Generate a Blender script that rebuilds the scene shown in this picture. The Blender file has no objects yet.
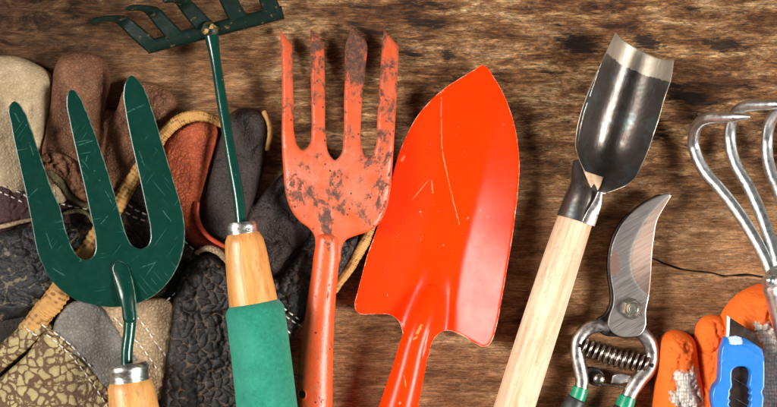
import bpy, math, random
import numpy as np
from mathutils import Vector, geometry

random.seed(7)
rng = np.random.default_rng(7)
scene = bpy.context.scene
C = scene.collection
S = 0.0005            # half a millimetre: the drawing unit of this table top
CAMZ = 1400.0         # camera height in drawing units (0.7 m)

# ------------------------------------------------------------------ camera
cam = bpy.data.cameras.new('camera')
camo = bpy.data.objects.new('camera', cam); C.objects.link(camo)
camo.location = (0, 0, CAMZ * S)
cam.sensor_width = 36.0
cam.lens = 36.0 * CAMZ / 777.0
cam.clip_start = 0.01; cam.clip_end = 20
scene.camera = camo
scene.render.resolution_x = 1024; scene.render.resolution_y = 536

# ------------------------------------------------------------------ studio light
world = bpy.data.worlds.new('World'); scene.world = world; world.use_nodes = True
bg = world.node_tree.nodes['Background']
bg.inputs[0].default_value = (1.0, 0.97, 0.93, 1); bg.inputs[1].default_value = 0.10

def softbox(name, loc, aim, sx, sy, power, col=(1, .96, .9), spread=180):
    l = bpy.data.lights.new(name, 'AREA'); l.shape = 'RECTANGLE'
    l.size = sx; l.size_y = sy; l.energy = power; l.color = col; l.spread = math.radians(spread)   # honeycomb grid
    o = bpy.data.objects.new(name, l); C.objects.link(o)
    o.location = loc
    o.rotation_euler = (Vector(aim) - Vector(loc)).to_track_quat('-Z', 'Y').to_euler()
    return o
softbox('softbox_lamp', (-0.96, 0.02, 0.90), (0.17, -0.16, 0), 0.62, 0.46, 1.95, spread=31)
softbox('softbox_lamp', (1.12, -0.40, 0.84), (0.06, -0.17, 0), 0.60, 0.50, 2.35, spread=31)
scene.view_settings.view_transform = 'Standard'
scene.view_settings.look = 'None'
scene.view_settings.exposure = 0.0
scene.view_settings.gamma = 1.0
scene.view_settings.use_curve_mapping = False

# ------------------------------------------------------------------ numeric helpers
def lin(r, g, b):
    f = lambda c: (c / 255 / 12.92) if c / 255 <= 0.04045 else ((c / 255 + 0.055) / 1.055) ** 2.4
    return (f(r), f(g), f(b), 1)

def hash2(ix, iy, seed):
    h = np.sin(ix * 127.1 + iy * 311.7 + seed * 74.7) * 43758.5453
    return h - np.floor(h)
def vnoise(x, y, seed=0):
    x = np.asarray(x, float); y = np.asarray(y, float)
    ix = np.floor(x); iy = np.floor(y); fx = x - ix; fy = y - iy
    fx = fx * fx * fx * (fx * (fx * 6 - 15) + 10); fy = fy * fy * fy * (fy * (fy * 6 - 15) + 10)
    a = hash2(ix, iy, seed); b = hash2(ix + 1, iy, seed)
    c = hash2(ix, iy + 1, seed); d = hash2(ix + 1, iy + 1, seed)
    return (a + (b - a) * fx) * (1 - fy) + (c + (d - c) * fx) * fy
def fbm(x, y, seed=0, o=4):
    s = 0; a = .5; t = 0
    for i in range(o):
        s = s + a * vnoise(x * 2 ** i + 17.3 * i, y * 2 ** i - 9.1 * i, seed + i); t += a; a *= .5
    return s / t
def voro(x, y, seed=0):
    ix = np.floor(x); iy = np.floor(y)
    f1 = np.full(np.shape(x), 9.0); f2 = f1.copy(); idv = np.zeros(np.shape(x))
    for dx in (-1, 0, 1):
        for dy in (-1, 0, 1):
            cx = ix + dx; cy = iy + dy
            px = cx + .1 + .8 * hash2(cx, cy, seed); py = cy + .1 + .8 * hash2(cx, cy, seed + 3)
            d = np.hypot(x - px, y - py)
            m = d < f1
            f2 = np.where(m, f1, np.minimum(f2, d)); idv = np.where(m, hash2(cx, cy, seed + 5), idv); f1 = np.where(m, d, f1)
    return f1, f2, idv
def sstep(a, b, x):
    t = np.clip((np.asarray(x, float) - a) / (b - a), 0, 1); return t * t * (3 - 2 * t)

def crc(pts, step=3.0, closed=True):
    """Catmull-Rom through the points; a point with a third value 1 is a sharp corner."""
    P = [np.array(p[:2], float) for p in pts]; sh = [len(p) > 2 and p[2] == 1 for p in pts]
    n = len(P); out = []
    rngi = range(n if closed else n - 1)
    for i in rngi:
        p1, p2 = P[i], P[(i + 1) % n]
        p0 = P[i - 1] if (closed or i > 0) else p1
        p3 = P[(i + 2) % n] if (closed or i + 2 < n) else p2
        L = np.linalg.norm(p2 - p1)
        def tan(a, b, c):
            l1 = np.linalg.norm(b - a) + 1e-6; l2 = np.linalg.norm(c - b) + 1e-6
            return ((b - a) / l1 * l2 + (c - b) / l2 * l1) / (l1 + l2) * L
        m1 = (p2 - p1) if sh[i] else tan(p0, p1, p2)
        m2 = (p2 - p1) if sh[(i + 1) % n] else tan(p1, p2, p3)
        k = max(1, int(round(L / step)))
        for j in range(k):
            t = j / k
            out.append((2*t**3-3*t**2+1)*p1 + (t**3-2*t**2+t)*m1 + (-2*t**3+3*t**2)*p2 + (t**3-t**2)*m2)
    if not closed: out.append(P[-1])
    return np.array(out)

def inside(pts, loops):
    x, y = pts[:, 0], pts[:, 1]; r = np.zeros(len(pts), bool)
    for L in loops:
        for (x1, y1), (x2, y2) in zip(L, np.roll(L, -1, 0)):
            if y1 == y2: continue
            c = ((y1 > y) != (y2 > y)) & (x < (x2 - x1) * (y - y1) / (y2 - y1) + x1)
            r ^= c
    return r
def segdist(pts, loops, closed=True):
    best = np.full(len(pts), 1e9)
    for L in loops:
        A = L if closed else L[:-1]; B = np.roll(L, -1, 0) if closed else L[1:]
        for a, b in zip(A, B):
            ab = b - a; q = ab @ ab
            if q < 1e-12: continue
            t = np.clip(((pts - a) @ ab) / q, 0, 1)
            d = pts - a - t[:, None] * ab
            best = np.minimum(best, d[:, 0] ** 2 + d[:, 1] ** 2)
    return np.sqrt(best)

def W(x, y, z, zref=None):
    """drawing coordinates (x right, y down, z up) -> metres"""
    k = (CAMZ - (z if zref is None else zref)) / CAMZ
    return np.stack([(np.asarray(x) - 388.5) * k * S, (203.5 - np.asarray(y)) * k * S, np.asarray(z) * np.ones_like(x) * S], -1)

# ------------------------------------------------------------------ object helpers
def thing(name, label, cat, at, group=None):
    o = bpy.data.objects.new(name, None); C.objects.link(o)
    p = W(np.array(float(at[0])), np.array(float(at[1])), 0.0); o.location = tuple(p)
    o.empty_display_size = .01
    o['label'] = label; o['category'] = cat
    if group: o['group'] = group
    return o

def mk(name, V, F, mat, parent=None, ang=40, attrs=None, label=None):
    me = bpy.data.meshes.new(name)
    me.from_pydata([tuple(v) for v in V], [], [tuple(int(i) for i in f) for f in F]); me.update()
    me.shade_smooth()
    if ang < 180: me.set_sharp_from_angle(angle=math.radians(ang))
    for k, a in (attrs or {}).items():
        at = me.attributes.new(k, 'FLOAT', 'POINT'); at.data.foreach_set('value', np.ascontiguousarray(a, np.float32))
    me.materials.append(mat)
    o = bpy.data.objects.new(name, me); C.objects.link(o)
    if parent:
        o.parent = parent
        base = parent if parent.parent is None else parent.parent
        if parent.parent is None:
            from mathutils import Matrix
            o.matrix_parent_inverse = Matrix.Translation(-Vector(base.location))
    if label: o['label'] = label
    return o

def sheet(name, loops, top, bot, mat, parent, zref=0, sp=3.0, rings=(.5, 1.5), step=3.0, ang=40, attrs=None, jit=.25, label=None):
    """plate cut along closed outlines (first = outer, others = holes); top/bot: (x, y, d) -> height"""
    L = [crc(l, step) for l in loops]
    pts = []; edges = []
    for l in L:
        b = len(pts); n = len(l); pts += [tuple(p) for p in l]
        edges += [(b + i, b + (i + 1) % n) for i in range(n)]
    extra = []
    if rings: rings = tuple(rings) + ((rings[-1] * 1.3, rings[-1] * 1.3 + .7) if len(rings) < 4 else ())
    for l in L:
        nx = np.roll(l, -1, 0) - np.roll(l, 1, 0); nx = nx / (np.linalg.norm(nx, axis=1)[:, None] + 1e-9)
        nn = np.stack([-nx[:, 1], nx[:, 0]], 1)
        for r in rings:
            for s in (1, -1):
                q = l + nn * r * s
                ok = inside(q, L)
                q = q[ok]
                if len(q):
                    q = q[segdist(q, L) > r * .96]; extra.append(q)
    lo = L[0].min(0); hi = L[0].max(0)
    gx, gy = np.meshgrid(np.arange(lo[0] + sp / 2, hi[0], sp), np.arange(lo[1] + sp / 2, hi[1], sp))
    g = np.stack([gx.ravel(), gy.ravel()], 1); g += (rng.random(g.shape) - .5) * sp * jit
    g = g[inside(g, L)]
    if len(g): extra.append(g[segdist(g, L) > (max(rings) if rings else 0) + sp * .4])
    allp = pts + [tuple(p) for e in extra for p in e]
    r = geometry.delaunay_2d_cdt([Vector(p) for p in allp], edges, [], 0, 1e-5)
    P = np.array([tuple(v) for v in r[0]]); T = np.array([f for f in r[2] if len(f) == 3])
    T = T[inside(P[T].mean(1), L)]
    a, b, c = P[T[:, 0]], P[T[:, 1]], P[T[:, 2]]
    ar = (b[:, 0]-a[:, 0])*(c[:, 1]-a[:, 1])-(b[:, 1]-a[:, 1])*(c[:, 0]-a[:, 0])
    T = T[np.abs(ar) > 1e-7]; ar = ar[np.abs(ar) > 1e-7]
    T[ar > 0] = T[ar > 0][:, ::-1]          # y runs down in the drawing
    d = segdist(P, L)
    d[d < 1e-3] = 0
    zt = top(P[:, 0], P[:, 1], d) * np.ones(len(P)); zb = bot(P[:, 0], P[:, 1], d) * np.ones(len(P))
    n = len(P)
    V = np.concatenate([W(P[:, 0], P[:, 1], zt, zref), W(P[:, 0], P[:, 1], zb, zref)])
    cnt = {}
    for t in T:
        for i in range(3):
            e = (t[i], t[(i + 1) % 3]); cnt[e] = 1
    side = [(e[1], e[0], e[0] + n, e[1] + n) for e in cnt if (e[1], e[0]) not in cnt]
    F = [tuple(t) for t in T] + [tuple(t[::-1] + n) for t in T] + side
    at = {'edge': np.concatenate([d, d * 0])}
    for k, f in (attrs or {}).items():
        v = f(P[:, 0], P[:, 1], d) * np.ones(n); at[k] = np.concatenate([v, v])
    return mk(name, V, F, mat, parent, ang, at, label)

def rnd(z, r):
    """top surface at height z(x,y) whose rim rolls off over r"""
    zf = z if callable(z) else (lambda x, y: z)
    return lambda x, y, d: zf(x, y) - r * (1 - np.sqrt(np.clip(1 - (1 - np.clip(d / r, 0, 1)) ** 2, 0, 1)))
def under(z, t, r=0.6):
    zf = z if callable(z) else (lambda x, y: z)
    return lambda x, y, d: zf(x, y) - t + r * (1 - np.clip(d / r, 0, 1))

def cushion(name, loop, z0, h, edge, mat, parent, rough=None, sp=1.6, attrs=None, power=.5, label=None, step=2.5):
    z0f = z0 if callable(z0) else (lambda x, y: z0 + 0 * x)
    def top(x, y, d):
        t = np.clip(d / edge, 0, 1)
        prof = (1 - (1 - t) ** 2) ** power
        z = z0f(x, y) + h * prof
        if rough: z = z + rough(x, y) * sstep(0, .6, t)
        return z
    zr = (z0f(np.array([float(loop[0][0])]), np.array([float(loop[0][1])]))[0]) + h * .7
    return sheet(name, [loop], top, lambda x, y, d: z0f(x, y) - .5, mat, parent, zref=zr, sp=sp,
                 rings=tuple(edge * q for q in (.015, .06, .14, .27)), step=step, ang=180, attrs=attrs, label=label)

def spath(path, n):
    P = np.array(path, float); m = len(P)
    if m == 2:
        t = np.linspace(0, 1, n)[:, None]; return P[0] * (1 - t) + P[1] * t
    out = []
    seg = np.linalg.norm(np.diff(P[:, :3], axis=0), axis=1); cum = np.concatenate([[0], np.cumsum(seg)])
    for s in np.linspace(0, cum[-1], n):
        i = min(max(np.searchsorted(cum, s, 'right') - 1, 0), m - 2); L = seg[i] + 1e-9; t = (s - cum[i]) / L
        p0 = P[i - 1] if i > 0 else P[i]; p3 = P[i + 2] if i + 2 < m else P[i + 1]
        l0 = seg[i - 1] if i > 0 else L; l2 = seg[i + 1] if i + 2 < m else L
        m1 = ((P[i] - p0) / (l0 + 1e-9) * L + (P[i+1] - P[i]) / L * l0) / (L + l0) * L if i > 0 else P[i+1] - P[i]
        m2 = ((P[i+1] - P[i]) / L * l2 + (p3 - P[i+1]) / (l2 + 1e-9) * L) / (L + l2) * L if i + 2 < m else P[i+1] - P[i]
        out.append((2*t**3-3*t**2+1)*P[i] + (t**3-2*t**2+t)*m1 + (-2*t**3+3*t**2)*P[i+1] + (t**3-t**2)*m2)
    return np.array(out)

def tube(name, path, mat, parent, n=40, seg=20, flat=1.0, cap=.5, ang=50, rough=None, twist_attr=False, label=None, cross=None):
    """swept tube; path rows: x, y, z, radius.  cap: 0 flat end, >0 domed.  flat squashes it in height"""
    Q = spath(path, n)
    pos = W(Q[:, 0], Q[:, 1], Q[:, 2]); rad = Q[:, 3] * S
    tan = np.gradient(pos, axis=0); tan /= np.linalg.norm(tan, axis=1)[:, None] + 1e-12
    up = np.array([0, 0, 1.0]); V = []; F = []; al = []; ar = []; wv = []
    ref = up if abs(tan[0] @ up) < .9 else np.array([1.0, 0, 0])
    side = np.cross(tan[0], ref); side /= np.linalg.norm(side)
    ring = []
    for i in range(n):
        side = side - tan[i] * (side @ tan[i]); side /= np.linalg.norm(side)
        nor = np.cross(side, tan[i])
        ring.append((pos[i], side.copy(), nor, rad[i], tan[i]))
    rows = []
    if cap > 0:
        p, s_, n_, r_, t_ = ring[0]
        for a in (75, 50, 25): rows.append((p - t_ * r_ * cap * math.sin(math.radians(a)), s_, n_, r_ * math.cos(math.radians(a)), 0.0))
    L = np.concatenate([[0], np.cumsum(np.linalg.norm(np.diff(pos, axis=0), axis=1))]) / S
    for i, (p, s_, n_, r_, t_) in enumerate(ring): rows.append((p, s_, n_, r_, L[i]))
    if cap > 0:
        p, s_, n_, r_, t_ = ring[-1]
        for a in (25, 50, 75): rows.append((p + t_ * r_ * cap * math.sin(math.radians(a)), s_, n_, r_ * math.cos(math.radians(a)), L[-1]))
    for p, s_, n_, r_, l_ in rows:
        for k in range(seg):
            a = 2 * math.pi * k / seg
            q_ = rough(l_, a, r_ / S) if rough else 0.0; rr = r_ * (1 + q_); wv.append(q_)
            cx, cy = math.cos(a), math.sin(a)
            if cross:
                e = 2 / cross; cx = math.copysign(abs(cx) ** e, cx); cy = math.copysign(abs(cy) ** e, cy)
            V.append(p + s_ * rr * cx + n_ * rr * cy * flat); al.append(l_); ar.append(a)
    m = len(rows)
    for i in range(m - 1):
        for k in range(seg):
            k2 = (k + 1) % seg
            F.append((i * seg + k, i * seg + k2, (i + 1) * seg + k2, (i + 1) * seg + k))
    F.append(tuple(range(seg))[::-1]); F.append(tuple((m - 1) * seg + k for k in range(seg)))
    return mk(name, V, F, mat, parent, ang, {'along': al, 'around': ar, 'edge': [99.0] * len(V), 'weave': wv}, label)

def ribbon(name, path, mat, parent, n=30, ang=50, ch=.25, label=None):
    """bar swept along a path; rows: x,y,z, width, thickness, side vector (x,y,z in drawing axes)"""
    Q = spath(path, n); pos = W(Q[:, 0], Q[:, 1], Q[:, 2])
    tan = np.gradient(pos, axis=0); tan /= np.linalg.norm(tan, axis=1)[:, None]
    V = []; F = []
    for i in range(n):
        sv = np.array([Q[i, 5], -Q[i, 6], Q[i, 7]]); sv -= tan[i] * (sv @ tan[i]); sv /= np.linalg.norm(sv)
        nv = np.cross(sv, tan[i]); nv = nv if nv[2] >= 0 else nv
        w = Q[i, 3] / 2 * S; t = Q[i, 4] / 2 * S; c = ch * min(w, t) * 2
        for a, b in ((w, t - c), (w - c, t), (-w + c, t), (-w, t - c), (-w, -t + c), (-w + c, -t), (w - c, -t), (w, -t + c)):
            V.append(pos[i] + sv * a + nv * b)
    for i in range(n - 1):
        for k in range(8):
            F.append((i * 8 + k, i * 8 + (k + 1) % 8, (i + 1) * 8 + (k + 1) % 8, (i + 1) * 8 + k))
    F.append(tuple(range(8))[::-1]); F.append(tuple((n - 1) * 8 + k for k in range(8)))
    return mk(name, V, F, mat, parent, ang, {'edge': [99.0] * len(V)}, label)

def lathe_up(name, x, y, prof, mat, parent, seg=24, ang=30, phase=0, tilt=None):
    """turned piece standing on the view axis; prof rows: radius, z"""
    V = []; F = []
    c = W(np.array(float(x)), np.array(float(y)), float(prof[0][1]))
    for r, z in prof:
        for k in range(seg):
            a = 2 * math.pi * k / seg + phase
            V.append((c[0] + r * S * math.cos(a), c[1] + r * S * math.sin(a), z * S))
    m = len(prof)
    for i in range(m - 1):
        for k in range(seg):
            F.append((i * seg + k, i * seg + (k + 1) % seg, (i + 1) * seg + (k + 1) % seg, (i + 1) * seg + k))
    F.append(tuple(range(seg))[::-1]); F.append(tuple((m - 1) * seg + k for k in range(seg)))
    return mk(name, V, F, mat, parent, ang, {'edge': [99.0] * len(V)})

def stitches(lines, panels, mat, parent, dash=5.2, gap=2.6, r=.8):
    vs = []
    for o in panels:
        a = np.empty(len(o.data.vertices) * 3); o.data.vertices.foreach_get('co', a); vs.append(a.reshape(-1, 3))
    vs = np.concatenate(vs) / S
    def zf(x, y):
        p = W(np.array(x), np.array(y), 26.0) / S
        return vs[((vs[:, :2] - p[:2]) ** 2).sum(1) < 5][:, 2].max(initial=20.0) + .2
    V = []; F = []
    for ln in lines:
        Q = crc(ln, 1.0, False); d = np.concatenate([[0], np.cumsum(np.linalg.norm(np.diff(Q, axis=0), axis=1))])
        s = random.random() * 3
        while s + dash < d[-1]:
            p = [np.array([np.interp(s + dash * t, d, Q[:, k]) for k in (0, 1)]) for t in (0, .5, 1)]
            dr = p[2] - p[0]; dr = dr / np.linalg.norm(dr); sd = np.array([-dr[1], dr[0]]); jl = (random.random() - .5) * .6
            b = len(V)
            for t, q in zip((0, .2, .5, .8, 1), (p[0], p[0]*.6+p[1]*.4, p[1], p[2]*.6+p[1]*.4, p[2])):
                zz = zf(q[0], q[1])
                hh = -1.2 if t in (0, 1) else .5
                for a in range(6):
                    an = a * math.pi / 3
                    x, y = q + sd * (r * math.cos(an) + jl * (t - .5))
                    V.append(W(np.array(x), np.array(y), zz + hh + r * math.sin(an), zz))
            for i in range(4):
                for a in range(6): F.append((b+i*6+a, b+i*6+(a+1) % 6, b+i*6+6+(a+1) % 6, b+i*6+6+a))
            F.append(tuple(b+a for a in range(6))); F.append(tuple(b+24+a for a in range(6)))
            s += dash + gap * (.8 + .4 * random.random())
    o = mk('stitching', V, F, mat, parent, 60); o['kind'] = 'stuff'; return o

# ------------------------------------------------------------------ material helpers
class M:
    def __init__(s, name, rough=.5, metal=0.0, spec=.5):
        s.m = bpy.data.materials.new(name); s.m.use_nodes = True; s.t = s.m.node_tree
        s.b = s.t.nodes['Principled BSDF']
        s.b.inputs['Roughness'].default_value = rough; s.b.inputs['Metallic'].default_value = metal
        s.b.inputs['Specular IOR Level'].default_value = spec
        tc = s.t.nodes.new('ShaderNodeTexCoord'); v = s.t.nodes.new('ShaderNodeVectorMath'); v.operation = 'SCALE'
        v.inputs['Scale'].default_value = 1 / S; s.t.links.new(tc.outputs['Object'], v.inputs[0]); s.p = v.outputs[0]
    def put(s, sock, v):
        if isinstance(v, bpy.types.NodeSocket): s.t.links.new(v, sock)
        elif isinstance(v, (tuple, list)) and len(v) == 3 and sock.type == 'RGBA': sock.default_value = (*v, 1)
        else: sock.default_value = v
    def map(s, sc, rot=0, loc=(0, 0, 0), v=None):
        n = s.t.nodes.new('ShaderNodeMapping'); s.t.links.new(v or s.p, n.inputs[0])
        n.inputs['Scale'].default_value = sc if isinstance(sc, (tuple, list)) else (sc,) * 3
        n.inputs['Rotation'].default_value = (0, 0, math.radians(rot)); n.inputs['Location'].default_value = loc
        if rot:      # rotate first, then stretch
            n.inputs['Scale'].default_value = (1, 1, 1)
            n2 = s.t.nodes.new('ShaderNodeMapping'); s.t.links.new(n.outputs[0], n2.inputs[0])
            n2.inputs['Scale'].default_value = sc if isinstance(sc, (tuple, list)) else (sc,) * 3
            return n2.outputs[0]
        return n.outputs[0]
    def noise(s, sc, detail=4, rough=.55, dist=0, rot=0, loc=(0, 0, 0), out=0, v=None):
        n = s.t.nodes.new('ShaderNodeTexNoise'); s.t.links.new(s.map(sc, rot, loc, v), n.inputs['Vector'])
        n.inputs['Scale'].default_value = 1; n.inputs['Detail'].default_value = detail
        n.inputs['Roughness'].default_value = rough; n.inputs['Distortion'].default_value = dist
        return n.outputs[out]
    def vor(s, sc, feat='F1', rot=0, loc=(0, 0, 0), out='Distance', rand=1, v=None):
        n = s.t.nodes.new('ShaderNodeTexVoronoi'); n.feature = feat
        s.t.links.new(s.map(sc, rot, loc, v), n.inputs['Vector']); n.inputs['Scale'].default_value = 1
        n.inputs['Randomness'].default_value = rand
        return n.outputs[out]
    def warp(s, sc, amt):
        n = s.noise(sc, 2, out=1); a = s.t.nodes.new('ShaderNodeVectorMath'); a.operation = 'SUBTRACT'
        s.t.links.new(n, a.inputs[0]); a.inputs[1].default_value = (.5, .5, .5)
        b = s.t.nodes.new('ShaderNodeVectorMath'); b.operation = 'MULTIPLY_ADD'
        s.t.links.new(a.outputs[0], b.inputs[0]); b.inputs[1].default_value = (amt,) * 3; s.t.links.new(s.p, b.inputs[2])
        return b.outputs[0]
    def ramp(s, f, *stops):
        n = s.t.nodes.new('ShaderNodeValToRGB'); s.put(n.inputs[0], f); e = n.color_ramp.elements
        while len(e) < len(stops): e.new(.5)
        for i, (p, c) in enumerate(stops):
            e[i].position = p; c = (c, c, c, 1) if isinstance(c, (int, float)) else c; e[i].color = c if len(c) == 4 else (*c, 1)
        return n.outputs[0]
    def step(s, f, a, b):
        n = s.t.nodes.new('ShaderNodeMapRange'); n.interpolation_type = 'SMOOTHSTEP'; s.put(n.inputs[0], f)
        n.inputs[1].default_value = a; n.inputs[2].default_value = b; return n.outputs[0]
    def mix(s, f, a, b, mode='MIX'):
        n = s.t.nodes.new('ShaderNodeMix'); n.data_type = 'RGBA'; n.blend_type = mode
        s.put(n.inputs[0], f); s.put(n.inputs[6], a); s.put(n.inputs[7], b); return n.outputs[2]
    def math(s, op, a, b=0.0, clamp=False):
        n = s.t.nodes.new('ShaderNodeMath'); n.operation = op; n.use_clamp = clamp
        s.put(n.inputs[0], a); s.put(n.inputs[1], b); return n.outputs[0]
    def attr(s, name):
        n = s.t.nodes.new('ShaderNodeAttribute'); n.attribute_name = name; return n.outputs['Fac']
    def scratch(s, sc, rot=0, keep=.5, loc=(0, 0, 0), th=.74):
        """short straight strokes: peaks of a very stretched noise, kept in places"""
        e = s.step(s.noise(sc, 0, .5, rot=rot, loc=loc), th, th + .05)
        return s.math('MULTIPLY', e, s.step(s.noise(.03, 3, loc=(loc[0] + 31, loc[1] + 7, 0)), keep, keep + .06))
    def line(s, x0, y0, x1, y1, z=0, w=.4):
        """one scratch between two places on the table plan, slightly wavering"""
        a = W(np.array(float(x0)), np.array(float(y0)), z) / S; b = W(np.array(float(x1)), np.array(float(y1)), z) / S
        d = b - a; L = math.hypot(d[0], d[1]); an = math.atan2(d[0], d[1])
        n = s.t.nodes.new('ShaderNodeVectorMath'); n.operation = 'SUBTRACT'; s.t.links.new(s.p, n.inputs[0]); n.inputs[1].default_value = (a[0], a[1], 0)
        r = s.t.nodes.new('ShaderNodeMapping'); s.t.links.new(n.outputs[0], r.inputs[0]); r.inputs['Rotation'].default_value = (0, 0, an)
        x = s.t.nodes.new('ShaderNodeSeparateXYZ'); s.t.links.new(r.outputs[0], x.inputs[0])
        wob = s.math('MULTIPLY', s.math('SUBTRACT', s.noise(.06, 3, .6), .5), 2.4)
        ax_ = s.math('ABSOLUTE', s.math('ADD', x.outputs[0], wob))
        m1 = s.step(ax_, w * 1.6, w * .5)
        m2 = s.math('MULTIPLY', s.step(x.outputs[1], 0, 2.0), s.step(x.outputs[1], L, L - 2.0))
        m3 = s.step(s.noise(.35, 2, loc=(x0, y0, 0)), .3, .5)
        return s.math('MULTIPLY', s.math('MULTIPLY', m1, m2), m3)
    def lines(s, ls, z=0):
        f = None
        for l in ls:
            q = s.line(*l[:4], z=z, w=l[4] * .75 if len(l) > 4 else .36); f = q if f is None else s.math('MAXIMUM', f, q)
        return f
    def bump(s, h, dist=.5, strength=1.0):
        n = s.t.nodes.new('ShaderNodeBump'); n.inputs['Strength'].default_value = strength
        n.inputs['Distance'].default_value = dist * S; s.put(n.inputs['Height'], h)
        prev = s.b.inputs['Normal']
        if prev.is_linked: s.t.links.new(prev.links[0].from_socket, n.inputs['Normal'])
        s.t.links.new(n.outputs[0], prev)
    def set(s, **k):
        nm = {'color': 'Base Color', 'rough': 'Roughness', 'metal': 'Metallic', 'coat': 'Coat Weight', 'coatr': 'Coat Roughness', 'sheen': 'Sheen Weight', 'aniso': 'Anisotropic', 'spec': 'Specular IOR Level'}
        for a, v in k.items(): s.put(s.b.inputs[nm[a]], v)
        return s

# ------------------------------------------------------------------ materials
def mat_table():
    m = M('weathered_wood', .75, spec=.3)
    wv = m.warp((.02, .05, .05), 6)
    broad = m.noise((.008, .03, .05), 5, .6, .6, v=wv)
    mid = m.noise((.028, .12, .1), 6, .66, .5, loc=(40, 11, 0), v=wv)
    dash = m.noise((.12, .5, .3), 5, .7, .5, loc=(9, 70, 0), v=wv)
    fibre = m.noise((.035, 1.1, .4), 4, .7, .25, loc=(19, 20, 0), v=wv)
    grit = m.noise((.55, 1.0, .5), 3, .7, loc=(2, 2, 0))
    zone = m.attr('zone')                       # 1 = weathered and bleached, 0 = smooth brown
    mix1 = m.math('ADD', m.math('MULTIPLY', broad, .5), m.math('MULTIPLY', mid, .5))
    smooth = m.ramp(mix1, (.38, lin(108, 71, 43)), (.5, lin(154, 109, 71)), (.62, lin(182, 140, 100)))
    worn = m.ramp(mix1, (.37, lin(50, 30, 17)), (.45, lin(106, 67, 37)), (.53, lin(154, 111, 70)), (.62, lin(202, 166, 122)))
    col = m.mix(zone, smooth, worn)
    col = m.mix(m.mix(zone, (.6,) * 3, (1.0,) * 3), col, m.ramp(dash, (.36, .34), (.47, .82), (.54, 1.12), (.64, 1.6)), 'MULTIPLY')
    col = m.mix(.8, col, m.ramp(fibre, (.38, .5), (.5, 1.0), (.62, 1.35)), 'MULTIPLY')
    col = m.mix(.6, col, m.ramp(grit, (.35, .6), (.65, 1.35)), 'MULTIPLY')
    curl = m.noise((.05, .11, .1), 7, .75, 1.6, loc=(66, 3, 0))
    col = m.mix(m.math('MULTIPLY', m.step(curl, .52, .6), m.math('MULTIPLY', zone, .6)), col, m.mix(dash, lin(58, 32, 15), lin(118, 70, 34)))
    fl = m.math('MULTIPLY', m.step(m.noise((.018, .05, .1), 4, .6, loc=(120, 60, 0)), .5, .62), m.step(m.noise((.13, .34, .4), 6, .75, .8, loc=(8, 1, 0)), .53, .6))
    col = m.mix(m.math('MULTIPLY', fl, .5), col, lin(178, 154, 128))
    pit = m.attr('pit')
    p2 = m.step(m.math('ADD', pit, m.math('MULTIPLY', m.math('SUBTRACT', m.noise((.07, .34, .2), 6, .72, .6), .5), 2.6)), .30, .7)
    col = m.mix(m.math('MULTIPLY', p2, .9), col, lin(28, 19, 14))
    corner_shade = m.math('MULTIPLY', m.attr('stain_or_shade'), m.ramp(m.noise((.03, .06, .05), 6, .75, 1.0, loc=(77, 7, 0)), (.40, 1.0), (.66, .4)))  # upper-left fall-off of light, painted into the wood colour with blotchy noise
    col = m.mix(corner_shade, col, m.mix(1.0, col, lin(84, 70, 61), 'MULTIPLY'))
    col = m.mix(m.attr('crack'), col, lin(16, 10, 7))
    m.set(color=col, rough=m.ramp(dash, (.3, .65), (.7, .85)))
    m.bump(m.math('ADD', m.math('ADD', dash, m.math('MULTIPLY', mid, .8)), m.math('MULTIPLY', fibre, .6)), 3.0, .9)
    m.bump(grit, .8, .6)
    return m.m

def mat_green_enamel():
    m = M('green_enamel', .3, spec=.4)
    n = m.noise(.03, 5); col = m.mix(n, lin(0, 40, 32), lin(2, 54, 43))
    grime = m.step(m.noise(.05, 5, .7, loc=(4, 8, 0)), .55, .75)
    col = m.mix(m.math('MULTIPLY', grime, .5), col, lin(1, 30, 25))
    sc = m.math('MAXIMUM', m.scratch((.8, .03, .02), 35, .5), m.scratch((.8, .03, .02), -40, .52, (90, 30, 0)))
    sc = m.math('MAXIMUM', m.math('MULTIPLY', sc, .6), m.scratch((.8, .03, .02), 80, .54, (40, 130, 0)))
    sc = m.math('MAXIMUM', sc, m.lines([(13, 112, 19, 123, .6), (60, 214, 76, 247), (75, 146, 93, 140, .6), (125, 113, 144, 104, .6), (66, 236, 82, 262), (87, 154, 85, 163), (126, 205, 142, 216), (46, 232, 52, 250), (30, 195, 38, 188), (100, 225, 108, 215), (140, 268, 156, 262), (104, 190, 112, 204), (138, 150, 144, 166), (52, 268, 66, 276), (162, 210, 172, 222), (28, 142, 33, 156)], 48))
    dots = m.math('MULTIPLY', m.step(m.vor(.13), .12, .05), m.step(m.noise(.03, 3, loc=(7, 7, 0)), .5, .6))
    scuff = m.math('MULTIPLY', m.step(m.noise((.25, .25, .25), 5, .8), .6, .7), m.step(m.noise(.025, 3, loc=(50, 7, 0)), .52, .66))
    col = m.mix(m.math('MULTIPLY', m.math('MAXIMUM', m.math('MAXIMUM', sc, dots), m.math('MULTIPLY', scuff, .5)), .3), col, lin(92, 150, 130))
    edge = m.math('ADD', m.attr('edge'), m.math('MULTIPLY', m.noise(.15, 4), 1.6))
    col = m.mix(m.math('MULTIPLY', m.step(edge, 1.25, .6), .55), col, lin(150, 178, 162))
    m.set(color=col, rough=m.ramp(m.noise(.08, 5, .7), (.3, .2), (.7, .3)))
    m.bump(m.noise(.12, 4), .25, .5)
    return m.m

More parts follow.
